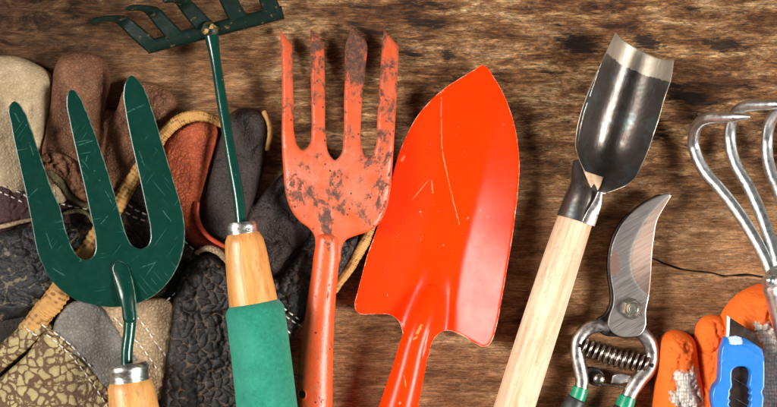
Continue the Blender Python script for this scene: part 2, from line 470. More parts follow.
def mat_green_dark():
    m = M('dark_green_paint', .38, spec=.3)
    n = m.noise(.05, 5, .7)
    col = m.mix(n, lin(3, 21, 16), lin(7, 36, 28))
    wear = m.math('MULTIPLY', m.step(m.noise(.12, 5, .75, loc=(3, 0, 0)), .58, .68), 1)
    col = m.mix(m.math('MULTIPLY', wear, .75), col, lin(120, 92, 50))
    geo = m.t.nodes.new('ShaderNodeNewGeometry')
    pt = m.step(geo.outputs['Pointiness'], .54, .60)
    col = m.mix(m.math('MULTIPLY', pt, m.step(m.noise(.1, 4, .7), .42, .52)), col, lin(176, 138, 76))
    m.set(color=col, rough=.42)
    m.bump(m.noise(.15, 5), .5, .6)
    return m.m

def mat_green_rod():
    m = M('green_rod_paint', .22)
    n = m.noise(.06, 4)
    col = m.mix(n, lin(1, 42, 34), lin(4, 64, 51))
    col = m.mix(m.step(m.noise(.3, 4, .7, loc=(5, 2, 0)), .66, .72), col, lin(120, 160, 140))
    m.set(color=col, rough=.22); m.bump(m.noise(.2, 4), .25, .5)
    return m.m

def mat_red_rust():
    m = M('rusted_red_paint', .48)
    base = m.mix(m.noise(.035, 5, .6), lin(200, 70, 26), lin(214, 92, 46))
    worn = m.attr('faded')
    chalk = m.mix(m.noise(.12, 5, .7), lin(184, 98, 74), lin(202, 128, 104))
    col = m.mix(m.math('MULTIPLY', worn, m.step(m.noise(.05, 5, .7, loc=(2, 9, 0)), .3, .62)), base, chalk)
    tp = m.attr('tiprust')
    rn = m.math('ADD', m.noise((.075, .05, .06), 6, .72, .4), m.math('MULTIPLY', tp, .34))
    rust = m.step(m.math('ADD', rn, m.math('MULTIPLY', m.math('SUBTRACT', m.noise(.4, 5, .8), .5), .22)), .60, .67)
    rcol = m.ramp(m.noise(.2, 7, .85), (.36, lin(30, 21, 20)), (.48, lin(72, 48, 38)), (.56, lin(104, 66, 46)), (.66, lin(168, 88, 46)))
    halo = m.step(m.math('ADD', rn, m.math('MULTIPLY', m.math('SUBTRACT', m.noise(.3, 5, .8), .5), .3)), .50, .64)
    col = m.mix(m.math('MULTIPLY', halo, .5), col, lin(150, 78, 52))
    col = m.mix(m.math('MULTIPLY', rust, .95), col, rcol)
    pits = m.math('MULTIPLY', m.step(m.vor(.12, loc=(5, 5, 0)), .16, .09), m.step(m.noise(.04, 3, loc=(15, 7, 0)), .46, .55))
    col = m.mix(pits, col, lin(70, 38, 30))
    grime = m.step(m.noise((.3, .2, .3), 5, .8), .55, .75)
    col = m.mix(m.math('MULTIPLY', grime, .2), col, lin(128, 70, 52))
    chip = m.step(m.noise(.22, 4, .8, loc=(70, 4, 0)), .705, .73)
    col = m.mix(m.math('MULTIPLY', chip, .7), col, lin(226, 190, 172))
    m.set(color=col, rough=m.mix(rust, (.34,) * 3, (.75,) * 3))
    m.bump(m.math('SUBTRACT', m.noise(.18, 5, .7), m.math('MULTIPLY', rust, .7)), .8, .7)
    return m.m

def mat_trowel():
    m = M('orange_red_lacquer', .26, spec=.15)
    col = m.mix(m.noise(.02, 3), lin(236, 42, 0), lin(244, 52, 1))
    sc = m.math('MAXIMUM', m.math('MULTIPLY', m.scratch((.4, .012, .02), 40, .55, (77, 10, 0), .78), .6), m.lines([(441, 92, 442, 150), (442, 149, 451, 191, .6), (451, 190, 460, 226, .55), (432, 180, 433, 194, .8), (401, 162, 405, 155, 1.6), (416, 333, 422, 322, 1.7), (412, 338, 418, 334, 1.4), (409, 334, 410, 341, .8), (404, 372, 406, 384, .7), (474, 70, 475, 72, 1.2), (436, 95, 445, 90), (500, 300, 504, 288), (462, 350, 468, 352)], 14))
    col = m.mix(m.math('MULTIPLY', sc, .42), col, lin(255, 170, 116))
    ch = m.math('MULTIPLY', m.step(m.noise((.25, .12, .2), 4, .75, rot=-12, loc=(3, 70, 0)), .685, .71), m.step(m.noise(.02, 2, loc=(9, 2, 0)), .45, .55))
    e = m.math('ADD', m.attr('edge'), m.math('MULTIPLY', m.noise(.09, 5, .8), 4.2))
    ch = m.math('MAXIMUM', m.math('MULTIPLY', ch, .8), m.step(e, 2.7, 2.0))
    col = m.mix(m.math('MULTIPLY', ch, .8), col, lin(238, 200, 176))
    m.set(color=col, rough=m.ramp(m.noise(.05, 5, .7), (.3, .23), (.7, .30)))
    m.bump(m.noise(.05, 3), .3, .4)
    return m.m

def mat_handle_wood(name, a, b, sc, rot, rough=.42, dark=None, speck=0, cont=1.0):
    m = M(name, rough)
    g = m.noise(sc, 5, .6, .5, rot=rot)
    col = m.ramp(g, (.5 - .18 * cont, a), (.5 + .18 * cont, b))
    f = m.noise(tuple(q * 4 for q in sc), 4, .7, .2, rot=rot, loc=(3, 8, 0))
    col = m.mix(.5, col, m.ramp(f, (.3, .72), (.6, 1.05)), 'MULTIPLY')
    if dark:
        col = m.mix(m.math('MULTIPLY', m.step(m.noise(tuple(q * 1.6 for q in sc), 4, .7, rot=rot, loc=(30, 18, 0)), .56, .7), .6), col, dark)
    gr = m.math('MULTIPLY', m.step(m.noise((.05, .05, .05), 6, .8, loc=(50, 2, 0)), .5, .66), m.step(m.noise(.4, 4, .8), .45, .6))
    col = m.mix(m.math('MULTIPLY', gr, .35), col, lin(96, 64, 34))
    if speck:
        col = m.mix(m.math('MULTIPLY', m.step(m.noise(.16, 3, .7, loc=(5, 3, 0)), .70, .75), speck), col, lin(92, 84, 52))
    m.set(color=col, rough=rough); m.bump(f, .5, .6)
    return m.m

def mat_metal(name, a, b, rough=.3, sc=(.1, .1, .1), rot=0, stain_or_shade=None, amt=.5, bump=.25):
    m = M(name, rough, 1.0)
    n = m.noise(sc, 5, .65, rot=rot)
    col = m.ramp(n, (.3, a), (.7, b))
    if stain_or_shade: col = m.mix(m.math('MULTIPLY', m.step(m.noise(.07, 5, .7, loc=(9, 5, 0)), .55, .68), amt), col, stain_or_shade)
    m.set(color=col, rough=m.ramp(m.noise(tuple(q * 2 for q in sc), 4, .7, rot=rot), (.3, rough * .75), (.7, rough * 1.35)))
    m.bump(n, bump, .5)
    return m.m

def mat_leather(name, a, b, rough=.55, grain=.22, gb=.5, cracks=None, spec=.4, wr=0.0):
    """cracks: colour shown where the 'cell' attribute falls to 0"""
    m = M(name, rough, spec=spec)
    n = m.noise(.04, 5, .65); col = m.mix(m.step(n, .3, .7), a, b)
    f = m.noise(.35, 4, .7); col = m.mix(.35, col, m.ramp(f, (.3, .7), (.7, 1.15)), 'MULTIPLY')
    wp = m.warp(.08, 4)
    ge = m.vor(grain, 'DISTANCE_TO_EDGE', v=wp)
    col = m.mix(min(1.0, gb * .75), col, m.ramp(ge, (.0, .48), (.16, .95), (.4, 1.12)), 'MULTIPLY')
    col = m.mix(.5, col, m.ramp(m.noise((.07, .07, .07), 7, .8, .6, loc=(5, 5, 0)), (.36, .62), (.5, 1.0), (.66, 1.25)), 'MULTIPLY')
    if cracks:
        c = m.math('ADD', m.attr('cell'), m.math('MULTIPLY', m.math('SUBTRACT', m.noise(.12, 4, .75), .5), .4))
        col = m.mix(m.step(c, cracks[1], cracks[2]), cracks[0], col)
    m.set(color=col, rough=m.ramp(m.noise(.2, 4), (.3, rough * .85), (.7, rough * 1.15)))
    m.bump(ge, gb * 2.4, .9)
    m.bump(m.noise(grain * 1.2, 6, .75), gb * 2.6, .8)
    return m.m

def mat_piping():
    m = M('woven_tan_trim', .7)
    col = m.mix(m.noise(.1, 4), lin(158, 108, 50), lin(206, 158, 88))
    col = m.mix(m.step(m.math('ADD', m.attr('weave'), m.math('MULTIPLY', m.math('SUBTRACT', m.noise(.3, 3), .5), .12)), -.02, -.1), col, lin(124, 80, 36))
    m.set(color=col, rough=.6); m.bump(m.noise(.6, 4, .7), .9, .7)
    return m.m

def mat_orange_glove():
    m = M('orange_latex_knit', .5)
    lat = m.mix(m.noise(.05, 5, .6), lin(250, 92, 6), lin(255, 126, 32))
    kw = m.attr('white')
    w = m.math('ADD', kw, m.math('MULTIPLY', m.math('SUBTRACT', m.noise(.22, 5, .75), .5), 1.9))
    mask = m.step(w, .5, .56)
    v = m.vor((.36, .27, .3), rand=.25, v=m.warp(.04, 6))
    kn = m.ramp(v, (.2, lin(252, 246, 238)), (.62, lin(206, 190, 174)))
    m.set(color=m.mix(mask, lat, kn), rough=m.mix(mask, (.46,) * 3, (.9,) * 3))
    m.bump(m.math('MULTIPLY', m.math('SUBTRACT', 1.0, v), mask), 1.8, .8)
    m.bump(m.noise(.2, 6, .78), 3.2, .8)
    m.bump(m.noise((.6, .5, .5), 3, .7), .7, .6)
    return m.m

def mat_plain(name, a, b, rough=.45, sc=.15, bump=.3, spec=.5, metal=0):
    m = M(name, rough, metal, spec)
    n = m.noise(sc, 5, .7); m.set(color=m.mix(m.step(n, .3, .7), a, b), rough=m.ramp(n, (.3, rough * .85), (.7, rough * 1.15)))
    m.bump(n, bump, .6)
    return m.m

def mat_blue():
    m = M('blue_plastic', .28)
    col = m.mix(m.noise(.06, 4), lin(24, 98, 176), lin(38, 114, 190))
    w = m.step(m.math('ADD', m.attr('scuff'), m.math('MULTIPLY', m.math('SUBTRACT', m.noise(.22, 5, .8), .5), 1.3)), .5, .62)
    col = m.mix(m.math('MULTIPLY', w, .85), col, lin(196, 214, 232))
    sc = m.scratch((.4, .02, .02), 40, .5)
    col = m.mix(m.math('MULTIPLY', sc, .4), col, lin(120, 170, 220))
    m.set(color=col, rough=m.ramp(m.noise(.1, 5, .7), (.3, .24), (.7, .4))); m.bump(m.noise(.2, 4), .25, .5)
    return m.m

def mat_grip():
    m = M('green_foam_rubber', .8, spec=.25)
    n = m.noise(.28, 4, .75)
    col = m.ramp(n, (.3, lin(12, 104, 82)), (.7, lin(32, 130, 106)))
    col = m.mix(m.math('MULTIPLY', m.step(m.noise(.02, 4, .6, loc=(3, 1, 0)), .42, .7), .4), col, lin(60, 150, 128))
    col = m.mix(m.math('MULTIPLY', m.step(m.noise(.03, 4, .7, loc=(13, 41, 0)), .55, .7), .4), col, lin(14, 100, 82))
    m.set(color=col, sheen=.15); m.bump(m.noise(.5, 4, .8), .8, .7); m.bump(m.noise(.06, 4), .8, .5)
    return m.m

def mat_forged():
    m = M('blued_forged_steel', .3, .85)
    col = m.mix(m.noise(.05, 5, .7), lin(74, 66, 62), lin(118, 110, 104))
    col = m.mix(m.math('MULTIPLY', m.step(m.noise(.04, 4, .7, loc=(8, 3, 0)), .5, .62), .55), col, lin(110, 124, 126))
    col = m.mix(m.math('MULTIPLY', m.step(m.noise((.12, .05, .1), 5, .75, loc=(3, 3, 0)), .58, .68), .7), col, lin(92, 58, 36))
    g = m.math('ADD', m.attr('ground'), m.math('MULTIPLY', m.math('SUBTRACT', m.noise((.32, .07, .2), 4, .7, rot=18), .5), .55))
    gm = m.step(g, .42, .5)
    ground = m.mix(m.noise((.4, .06, .2), 5, .7, rot=18), lin(138, 126, 112), lin(190, 178, 162))
    col = m.mix(gm, col, ground)
    e = m.math('ADD', m.attr('edge'), m.math('MULTIPLY', m.noise(.12, 4), 1.6))
    em = m.step(e, 1.9, 1.1)
    col = m.mix(em, col, lin(186, 174, 158))
    m.set(color=col, rough=m.mix(gm, (.33,) * 3, (.5,) * 3))
    m.bump(m.noise(.03, 3, .6), 1.6, .5); m.bump(m.noise((.5, .08, .2), 3, rot=18), .3, .4)
    return m.m

def mat_blade():
    m = M('pruner_blade_steel', .3, 1.0)
    br = m.noise((.7, .04, .2), 4, .6, rot=60)
    col = m.ramp(br, (.3, lin(146, 140, 136)), (.7, lin(158, 152, 148)))
    bv = m.attr('bevel')
    col = m.mix(m.step(bv, .1, .6), col, m.ramp(br, (.3, lin(118, 100, 91)), (.7, lin(136, 117, 107))))
    r = m.step(m.math('ADD', m.attr('stain_or_shade'), m.math('MULTIPLY', m.math('SUBTRACT', m.noise((.12, .4, .2), 6, .8), .5), 2.2)), .5, .58)
    col = m.mix(m.math('MULTIPLY', r, .9), col, lin(96, 66, 54))
    m.set(color=col, metal=m.math('SUBTRACT', 1.0, m.math('MULTIPLY', r, .7)), rough=m.mix(r, m.ramp(br, (.3, .36), (.7, .46)), (.65,) * 3))
    m.bump(br, .08, .4)
    return m.m

MT = dict(
    table=mat_table(), enamel=mat_green_enamel(), dgreen=mat_green_dark(), grod=mat_green_rod(), red=mat_red_rust(), trowel=mat_trowel(),
    varn=mat_handle_wood('varnished_handle_wood', lin(188, 124, 62), lin(216, 160, 94), (.14, .02, .1), -9, .34, lin(156, 96, 44), 0),
    pine=mat_handle_wood('raw_pine', lin(180, 138, 102), lin(228, 200, 172), (.13, .010, .1), 17.6, .62, lin(172, 112, 62), .9, 1.2),
    chrome=mat_metal('plated_ferrule', lin(186, 182, 176), lin(218, 214, 208), .32, (.08, .3, .1), 10, lin(120, 100, 84), .5),
    rod=mat_metal('plated_steel_rod', lin(208, 210, 210), lin(230, 232, 232), .32, (.1, .1, .1), 0, lin(130, 124, 116), .3, .25),
    steel=mat_metal('cast_handle_steel', lin(140, 134, 130), lin(186, 180, 176), .36, (.1, .1, .1), 0, lin(70, 60, 54), .5, .5),
    dsteel=mat_metal('dark_steel', lin(44, 40, 38), lin(74, 68, 66), .4, (.1, .1, .1), 0, lin(60, 42, 32), .4, .5),
    spring=mat_metal('spring_wire', lin(140, 128, 118), lin(172, 160, 148), .28, (.2, .2, .2), 0, lin(90, 66, 50), .5),
    brass=mat_metal('yellowed_plating', lin(206, 202, 190), lin(232, 228, 218), .26, (.06, .06, .06), 0, lin(150, 124, 84), .3, .1),
    forged=mat_forged(), blade=mat_blade(),
    cream=mat_leather('cream_leather', lin(184, 158, 122), lin(204, 180, 146), .6, .3, .5),
    brown=mat_leather('brown_leather', lin(116, 74, 47), lin(154, 104, 72), .5, .28, .9),
    rust=mat_leather('rust_leather', lin(166, 68, 32), lin(196, 92, 50), .45, .24, 1.0),
    dark=mat_leather('dark_brown_leather', lin(34, 21, 18), lin(48, 32, 27), .44, .3, .6, None, .45),
    maroon=mat_leather('maroon_leather', lin(60, 34, 36), lin(84, 50, 50), .5, .16, .9),
    black=mat_leather('pebbled_black_leather', lin(22, 19, 20), lin(36, 32, 32), .42, .6, .25, (lin(112, 86, 62), -.04, .13), .4),
    black2=mat_leather('creased_black_leather', lin(24, 24, 26), lin(38, 38, 40), .5, .3, .4, (lin(104, 90, 72), .01, .05), .5),
    grey=mat_leather('grey_leather', lin(116, 110, 104), lin(138, 132, 126), .5, .26, .9),
    beige=mat_leather('beige_leather', lin(168, 138, 104), lin(190, 162, 128), .62, .26, .9),
    crackle=mat_leather('crackled_olive_leather', lin(158, 142, 96), lin(180, 164, 116), .55, .4, .3, (lin(92, 64, 42), .10, .26)),
    olive=mat_leather('olive_lining', lin(96, 86, 56), lin(134, 120, 80), .7, .3, .5),
    redpip=mat_plain('red_orange_trim', lin(196, 70, 40), lin(220, 96, 62), .5),
    piping=mat_piping(), thread=mat_plain('cotton_thread', lin(200, 188, 176), lin(226, 216, 204), .85, .5, .4),
    grip=mat_grip(), orange=mat_orange_glove(),
    blue=mat_blue(),
    black_rubber=mat_plain('black_rubber', lin(26, 26, 28), lin(38, 38, 40), .5, .2, .4),
    green_pl=mat_plain('green_plastic_sleeve', lin(0, 112, 80), lin(4, 130, 94), .35, .1, .2),
    cutter_blade=mat_plain('oiled_blade', lin(54, 42, 36), lin(72, 58, 50), .32, .1, .15, .5, .6),
    bright=mat_plain('scuffed_light_blue', lin(150, 190, 226), lin(206, 222, 236), .45, .3, .3),
)

# ------------------------------------------------------------------ table top
def build_table():
    xs = np.concatenate([np.linspace(-900, -70, 60)[:-1], np.arange(-70, 850, 1.35), np.linspace(850, 1700, 60)])
    ys = np.concatenate([np.linspace(-700, -50, 50)[:-1], np.arange(-50, 252, 1.35), np.arange(252, 282, .5), np.arange(282, 460, 1.35), np.linspace(460, 1100, 50)])
    X, Y = np.meshgrid(xs, ys); x = X.ravel(); y = Y.ravel()
    wy = y + 8 * (fbm(x * .01, y * .03, 3, 3) - .5)
    zone = np.clip(sstep(245, 110, y + 120 * (fbm(x * .008, y * .02, 5, 3) - .5)) * sstep(120, 420, x + 160 * (fbm(x * .01, y * .02, 55, 3) - .5)) + .35 * sstep(.55, .75, fbm(x * .012, y * .03, 15, 3)), 0, 1)
    z = (fbm(x * .02, wy * .16, 8, 5) - .5) * (2.2 + 2.2 * zone) + (fbm(x * .06, wy * .5, 9, 3) - .5) * .9
    pit = np.zeros_like(x)
    for cx, cy, rx, ry, s in ((580, 44, 22, 9, 1), (648, 42, 15, 8, 1), (727, 45, 26, 7, .9), (690, 97, 26, 7, .9), (668, 84, 16, 4, .8), (658, 134, 16, 7, .7),
                              (448, 54, 8, 6, .9), (412, 55, 16, 4, .7), (430, 24, 22, 6, .7), (418, 3, 34, 5, .7), (555, 24, 10, 3, .7), (690, 8, 14, 5, .6),
                              (552, 72, 14, 5, .6), (600, 9, 22, 4, .55), (742, 86, 20, 4, .6), (335, 82, 10, 5, .5), (60, 28, 24, 4, .4), (560, 118, 22, 5, .4), (700, 190, 24, 4, .4), (540, 160, 18, 5, .5)):
        q = ((x - cx) / rx) ** 2 + ((y - cy - .12 * (x - cx)) / ry) ** 2
        pit = np.maximum(pit, s * np.exp(-q * .8))
    stain_or_shade = np.clip(sstep(330, 60, x + .6 * y + 220 * (fbm(x * .007, y * .012, 65, 4) - .5)), 0, 1)  # mask of the painted upper-left shade, not a mark in the wood
    z -= pit * 2.6
    ck = crc([(628, 253), (640, 257), (655, 259), (663, 263), (672, 266), (681, 269), (693, 271), (704, 272), (713, 273), (724, 276), (737, 275.5), (750, 275), (763, 277), (785, 279), (830, 284)], 2, False)
    near = (np.abs(y - 266) < 26) & (x > 610)
    dist = np.full_like(x, 99.0); dist[near] = segdist(np.stack([x[near], y[near]], 1), [ck], False)
    wd = np.interp(x, [630, 660, 680, 720, 745, 770, 830], [.2, .4, .75, .6, 1.0, .7, .3]) * (.7 + .6 * vnoise(x * .2, y * 0, 3))
    crack = sstep(wd * 1.5, wd * .5, dist)
    z = np.where(near, z * sstep(1, 9, dist + 3), z) - crack * 7
    z -= 2.2
    V = np.stack([(x - 388.5) * S, (203.5 - y) * S, z * S], 1)
    nx, ny = len(xs), len(ys); i = np.arange((ny - 1) * nx).reshape(ny - 1, nx)[:, :-1].ravel()
    F = np.stack([i, i + nx, i + nx + 1, i + 1], 1)
    # the board's thickness: a skirt and an underside
    per = list(range(nx)) + [nx * r + nx - 1 for r in range(1, ny)] + [nx * (ny - 1) + c for c in range(nx - 2, -1, -1)] + [nx * r for r in range(ny - 2, 0, -1)]
    b = len(V); low = V[per].copy(); low[:, 2] = -60 * S
    V = np.concatenate([V, low]); m = len(per)
    F = [tuple(f) for f in F.tolist()] + [(per[k], per[(k + 1) % m], b + (k + 1) % m, b + k) for k in range(m)] + [tuple(b + k for k in range(m))[::-1]]
    pad = np.zeros(m)
    o = mk('tabletop', V, F, MT['table'], None, 180, {'zone': np.concatenate([zone, pad]), 'stain_or_shade': np.concatenate([stain_or_shade, pad]), 'pit': np.concatenate([pit, pad]), 'crack': np.concatenate([crack, pad])})
    o['kind'] = 'structure'; o['label'] = 'weathered brown wooden table top with horizontal grain and a crack'
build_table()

# ------------------------------------------------------------------ leather gloves (left pile)
def pebble(size, amp, seed, sx=1.0, drop=.5, sub=True):
    """relief and 'cell' attribute of cracked or pebbled leather"""
    def cellf(x, y):
        wx = x + 6 * (fbm(x * .07, y * .07, seed, 4) - .5) * 2; wy = y + 6 * (fbm(x * .07, y * .07, seed + 9, 4) - .5) * 2
        f1, f2, i = voro(wx / size * sx, wy / size, seed)
        g1, g2, k = voro(wx / size * sx * 1.9 + 7, wy / size * 1.9, seed + 40)
        c = f2 - f1; c = c if not sub else np.where(i > .6, np.minimum(c, (g2 - g1) * .8 + .05), c)
        return c * (1 - drop * vnoise(x * .09, y * .09, seed + 2)), f1
    rough = lambda x, y: amp * (1.2 * sstep(-.02, .5, cellf(x, y)[0]) ** .7 - .6)
    return rough, {'cell': lambda x, y, d: cellf(x, y)[0]}
def wrinkle(amp, size, seed, dirx=1.0, diry=1.0):
    """sharp creases between gently swelling leather"""
    def f(x, y):
        t = np.clip(1 - np.abs(2 * fbm(x / size * dirx, y / size * diry, seed, 4) - 1) * 3.2, 0, 1)
        return amp * (.9 * (fbm(x / size * .7, y / size * .7, seed + 3, 3) - .5) - 1.05 * t ** 2.5)
    return f
def both(*fs): return lambda x, y: sum(f(x, y) for f in fs)

ga = thing('work_glove', 'brown leather work glove with a cream finger, under the green hand fork tines', 'glove', (60, 160), 'leather work gloves')
cushion('lining', [(-60, 160), (0, 120), (60, 100), (110, 110), (150, 130), (140, 190), (90, 230), (30, 250), (-60, 250)], 0, 12, 14, MT['brown'], ga, sp=5)
cushion('finger', [(-60, 62), (-20, 56), (0, 54), (14, 55), (29, 61), (43, 69), (50, 78), (51, 89), (49, 105), (45, 126), (40, 150), (35, 172), (28, 196), (-10, 200), (-60, 200)], 4, 22, 15, MT['cream'], ga,
        both(wrinkle(3.0, 80, 3), wrinkle(.8, 20, 4)), label='cream leather finger')
cushion('finger', [(54, 62), (60, 54), (70, 51), (82, 51), (94, 54), (103, 61), (107, 72), (107, 88), (104, 106), (101, 126), (97, 152), (86, 176), (62, 172), (40, 158), (43, 130), (47, 105), (49, 84)], 3, 21, 14, MT['brown'], ga,
        both(wrinkle(3.4, 70, 21), wrinkle(1.0, 22, 22, 1, 1.8)))
cushion('finger', [(116, 104), (121, 90), (133, 81), (148, 81), (164, 88), (174, 98), (177, 108), (173, 120), (164, 138), (152, 164), (134, 190), (112, 200), (96, 190), (96, 165), (101, 142), (107, 122)], 3, 21, 14, MT['brown'], ga,
        both(wrinkle(3.4, 60, 31), wrinkle(1.2, 20, 32, .8, 1.8)))
cushion('folded_cuff', [(38, 158), (48, 150), (60, 152), (74, 160), (84, 172), (92, 190), (88, 202), (78, 199), (70, 192), (62, 180), (50, 172), (40, 170)], 20, 14, 9, MT['brown'], ga,
        both(wrinkle(6.0, 30, 41), wrinkle(1.4, 12, 42)), sp=1.1)
cushion('lining_edge', [(44, 170), (52, 168), (62, 176), (70, 190), (80, 200), (96, 206), (92, 211), (78, 207), (66, 199), (58, 188), (50, 180)], 18, 9, 4, MT['olive'], ga, wrinkle(1.2, 8, 51), sp=1.2)
cushion('lining_fold', [(46, 184), (56, 183), (64, 191), (66, 202), (56, 206), (46, 202)], 18, 8, 6, MT['cream'], ga, wrinkle(1.5, 10, 52), sp=1.4)
r, a = pebble(7, .9, 77)
pn1 = cushion('back_panel', [(-60, 174), (-20, 178), (2, 180), (16, 185), (28, 189), (40, 194), (58, 196), (80, 200), (100, 204), (98, 222), (60, 228), (30, 230), (0, 234), (-60, 240)], 8, 18, 8, MT['maroon'], ga, both(r, wrinkle(2.5, 26, 61)), sp=1.3, label='dark maroon leather back panel')
stitches([[(-20, 178), (0, 184), (12, 189), (26, 196), (34, 203)], [(-20, 186), (0, 192), (14, 198), (28, 205)], [(58, 203), (74, 207), (92, 210)]], [pn1], MT['thread'], ga)
r, a = pebble(15, 2.2, 88, .6)
cushion('palm_panel', [(-60, 232), (-20, 229), (4, 227), (28, 221), (50, 219), (70, 215), (88, 214), (100, 224), (106, 240), (92, 262), (70, 288), (48, 306), (26, 317), (2, 322), (-60, 330)], 6, 25, 26, MT['black2'], ga, both(r, wrinkle(4.5, 40, 71), wrinkle(1.2, 9, 72)), sp=1.15, attrs=a, label='creased black leather palm panel')
tube('edge_binding', [(-40, 231, 27, 2), (4, 226, 28, 2.2), (28, 220.5, 28, 2), (50, 218, 27, 1.6)], MT['beige'], ga, 24, 8)
tube('edge_binding', [(64, 213, 27, 1.6), (78, 211, 29, 2.4), (88, 214, 28, 2), (93, 222, 27, 1.6)], MT['olive'], ga, 16, 8)

gb = thing('work_glove', 'patchwork leather work glove with a rust red finger and tan trim, under the rake handle', 'glove', (200, 280), 'leather work gloves')
cushion('lining', [(100, 200), (160, 170), (240, 190), (300, 230), (330, 260), (300, 320), (262, 400), (255, 450), (-50, 470), (-60, 320), (0, 312), (40, 296)], 0, 13, 12, MT['dark'], gb, sp=6)
cushion('finger', [(222, 126), (228, 114), (237, 108), (247, 107), (258, 110), (266, 117), (269, 127), (267, 146), (263, 166), (258, 186), (253, 206), (246, 226), (236, 244), (214, 246), (200, 236), (198, 212), (204, 188), (211, 160), (216, 140)], 3, 18, 12, MT['dark'], gb,
        both(wrinkle(2.6, 60, 101), wrinkle(.7, 18, 102)), label='dark brown leather finger')
cushion('finger', [(246, 222), (252, 208), (262, 194), (272, 183), (283, 173), (296, 172), (310, 190), (322, 212), (332, 236), (320, 246), (300, 250), (286, 264), (274, 276), (262, 270), (252, 248)], 4, 18, 11, MT['dark'], gb,
        both(wrinkle(4.0, 56, 111), wrinkle(.9, 18, 112)), label='dark brown leather finger')
cushion('finger', [(160, 158), (163, 142), (170, 131), (181, 123), (195, 117), (206, 117), (214, 123), (217, 131), (213, 150), (208, 170), (203, 190), (199, 206), (199, 222), (206, 234), (218, 243), (226, 250), (210, 254), (196, 250), (182, 236), (170, 210), (162, 182)], 5, 22, 12, MT['rust'], gb,
        both(wrinkle(3.2, 56, 121), wrinkle(.8, 18, 122)), label='rust red leather finger')
tube('trim', [(198, 203, 27, 1.6), (197, 214, 28, 2.2), (200, 226, 28, 2.6), (209, 237, 28, 2.4), (220, 244, 27, 2.2), (230, 249, 26, 1.8)], MT['redpip'], gb, 30, 10)
r, a = pebble(8.0, 1.0, 133, 1, .1, False)
pn2 = cushion('palm_panel', [(234, 262), (256, 256), (276, 276), (292, 258), (312, 234), (336, 234), (360, 236), (357, 250), (346, 270), (332, 292), (314, 312), (300, 330), (289, 344), (276, 340), (254, 330)], 5, 19, 9, MT['black'], gb, both(r, wrinkle(2.5, 30, 131)), sp=1.1, attrs=a, label='pebbled black leather side panel')
stitches([[(276, 300), (286, 310), (300, 320)], [(278, 308), (288, 318), (303, 327)], [(280, 322), (290, 333), (296, 337)]], [pn2], MT['thread'], gb)
r, a = pebble(8.6, 1.2, 143, 1, .1, False)
pn3 = cushion('strap', [(100, 200), (120, 196), (150, 210), (176, 224), (192, 244), (206, 256), (196, 266), (178, 262), (166, 280), (150, 300), (128, 306), (100, 270)], 8, 15, 8, MT['black'], gb, r, sp=1.2, attrs=a)
stitches([[(127, 203), (134, 209), (148, 215)], [(124, 211), (134, 217), (150, 222)], [(184, 228), (194, 240), (206, 250)], [(183, 240), (192, 248), (200, 256)], [(164, 302), (172, 296), (178, 290)]], [pn3], MT['thread'], gb)
cushion('palm_panel', [(168, 312), (171, 294), (178, 274), (187, 260), (199, 252), (212, 251), (224, 257), (234, 268), (246, 300), (256, 340), (262, 380), (266, 420), (266, 470), (150, 470), (156, 408), (158, 384), (163, 350)], 6, 24, 13, MT['black'], gb, both(r, wrinkle(3.0, 36, 145)), sp=1.05, attrs=a, label='pebbled black leather palm panel')
tube('trim', [(196, 253, 26, 2), (206, 248.5, 28, 3), (217, 251, 29, 3.6), (226, 259, 29, 3.4), (233, 269, 27, 2.4)], MT['beige'], gb, 26, 10)
pn4 = cushion('cuff_panel', [(100, 304), (130, 300), (172, 302), (182, 314), (178, 345), (172, 380), (166, 400), (130, 384), (112, 350)], 12, 12, 3, MT['beige'], gb, both(wrinkle(1.0, 40, 151), wrinkle(.5, 14, 152)), sp=1.5, label='beige leather panel')
stitches([[(112, 315), (128, 332), (144, 350), (160, 374)], [(134, 313), (146, 328), (158, 346), (166, 356)]], [pn4], MT['thread'], gb)
cushion('cuff_panel', [(54, 322), (60, 311), (68, 303), (84, 300), (102, 306), (112, 320), (124, 340), (140, 362), (152, 380), (158, 398), (150, 420), (110, 400), (88, 376), (68, 352), (52, 334)], 16, 11, 3, MT['grey'], gb, both(wrinkle(1.2, 40, 161), wrinkle(.5, 14, 162)), sp=1.5, label='grey leather panel')
r, a = pebble(9.6, 1.2, 173, 1, .3)
pn5 = cushion('cuff_panel', [(52, 327), (62, 334), (78, 350), (94, 368), (112, 388), (122, 408), (130, 440), (120, 470), (-60, 470), (-60, 426), (-20, 392), (0, 376), (22, 357)], 9, 20, 5, MT['crackle'], gb, both(r, wrinkle(2.2, 40, 171)), sp=1.05, attrs=a, label='crackled olive and brown leather cuff')
pn6 = cushion('cuff_band', [(30, 313), (42, 318), (54, 328), (40, 340), (22, 356), (0, 374), (-30, 400), (-60, 420), (-60, 398), (-24, 364), (0, 342), (14, 330)], 8, 22, 7, MT['crackle'], gb, both(r, wrinkle(1.6, 20, 176)), sp=1.05, attrs=a, label='crackled olive and brown leather band')
stitches([[(46, 334), (60, 345), (80, 366), (96, 388), (112, 414)], [(52, 331), (66, 341), (86, 361), (104, 380), (112, 390)]], [pn5], MT['thread'], gb)
stitches([[(26, 328), (34, 334), (42, 338)], [(33, 317), (40, 323), (48, 329)]], [pn6], MT['thread'], gb)
tr = lambda l, a_, r_: (.07 + 0 * r_) * math.sin(l * 5.2 / r_ ** .75 + 4 * a_) * math.sin(l * 5.2 / r_ ** .75 - 4 * a_) + .04 * math.sin(l * .21 + a_) + .05 * math.sin(l * .83 + 3 * a_) * math.sin(l * .37 - 2 * a_)
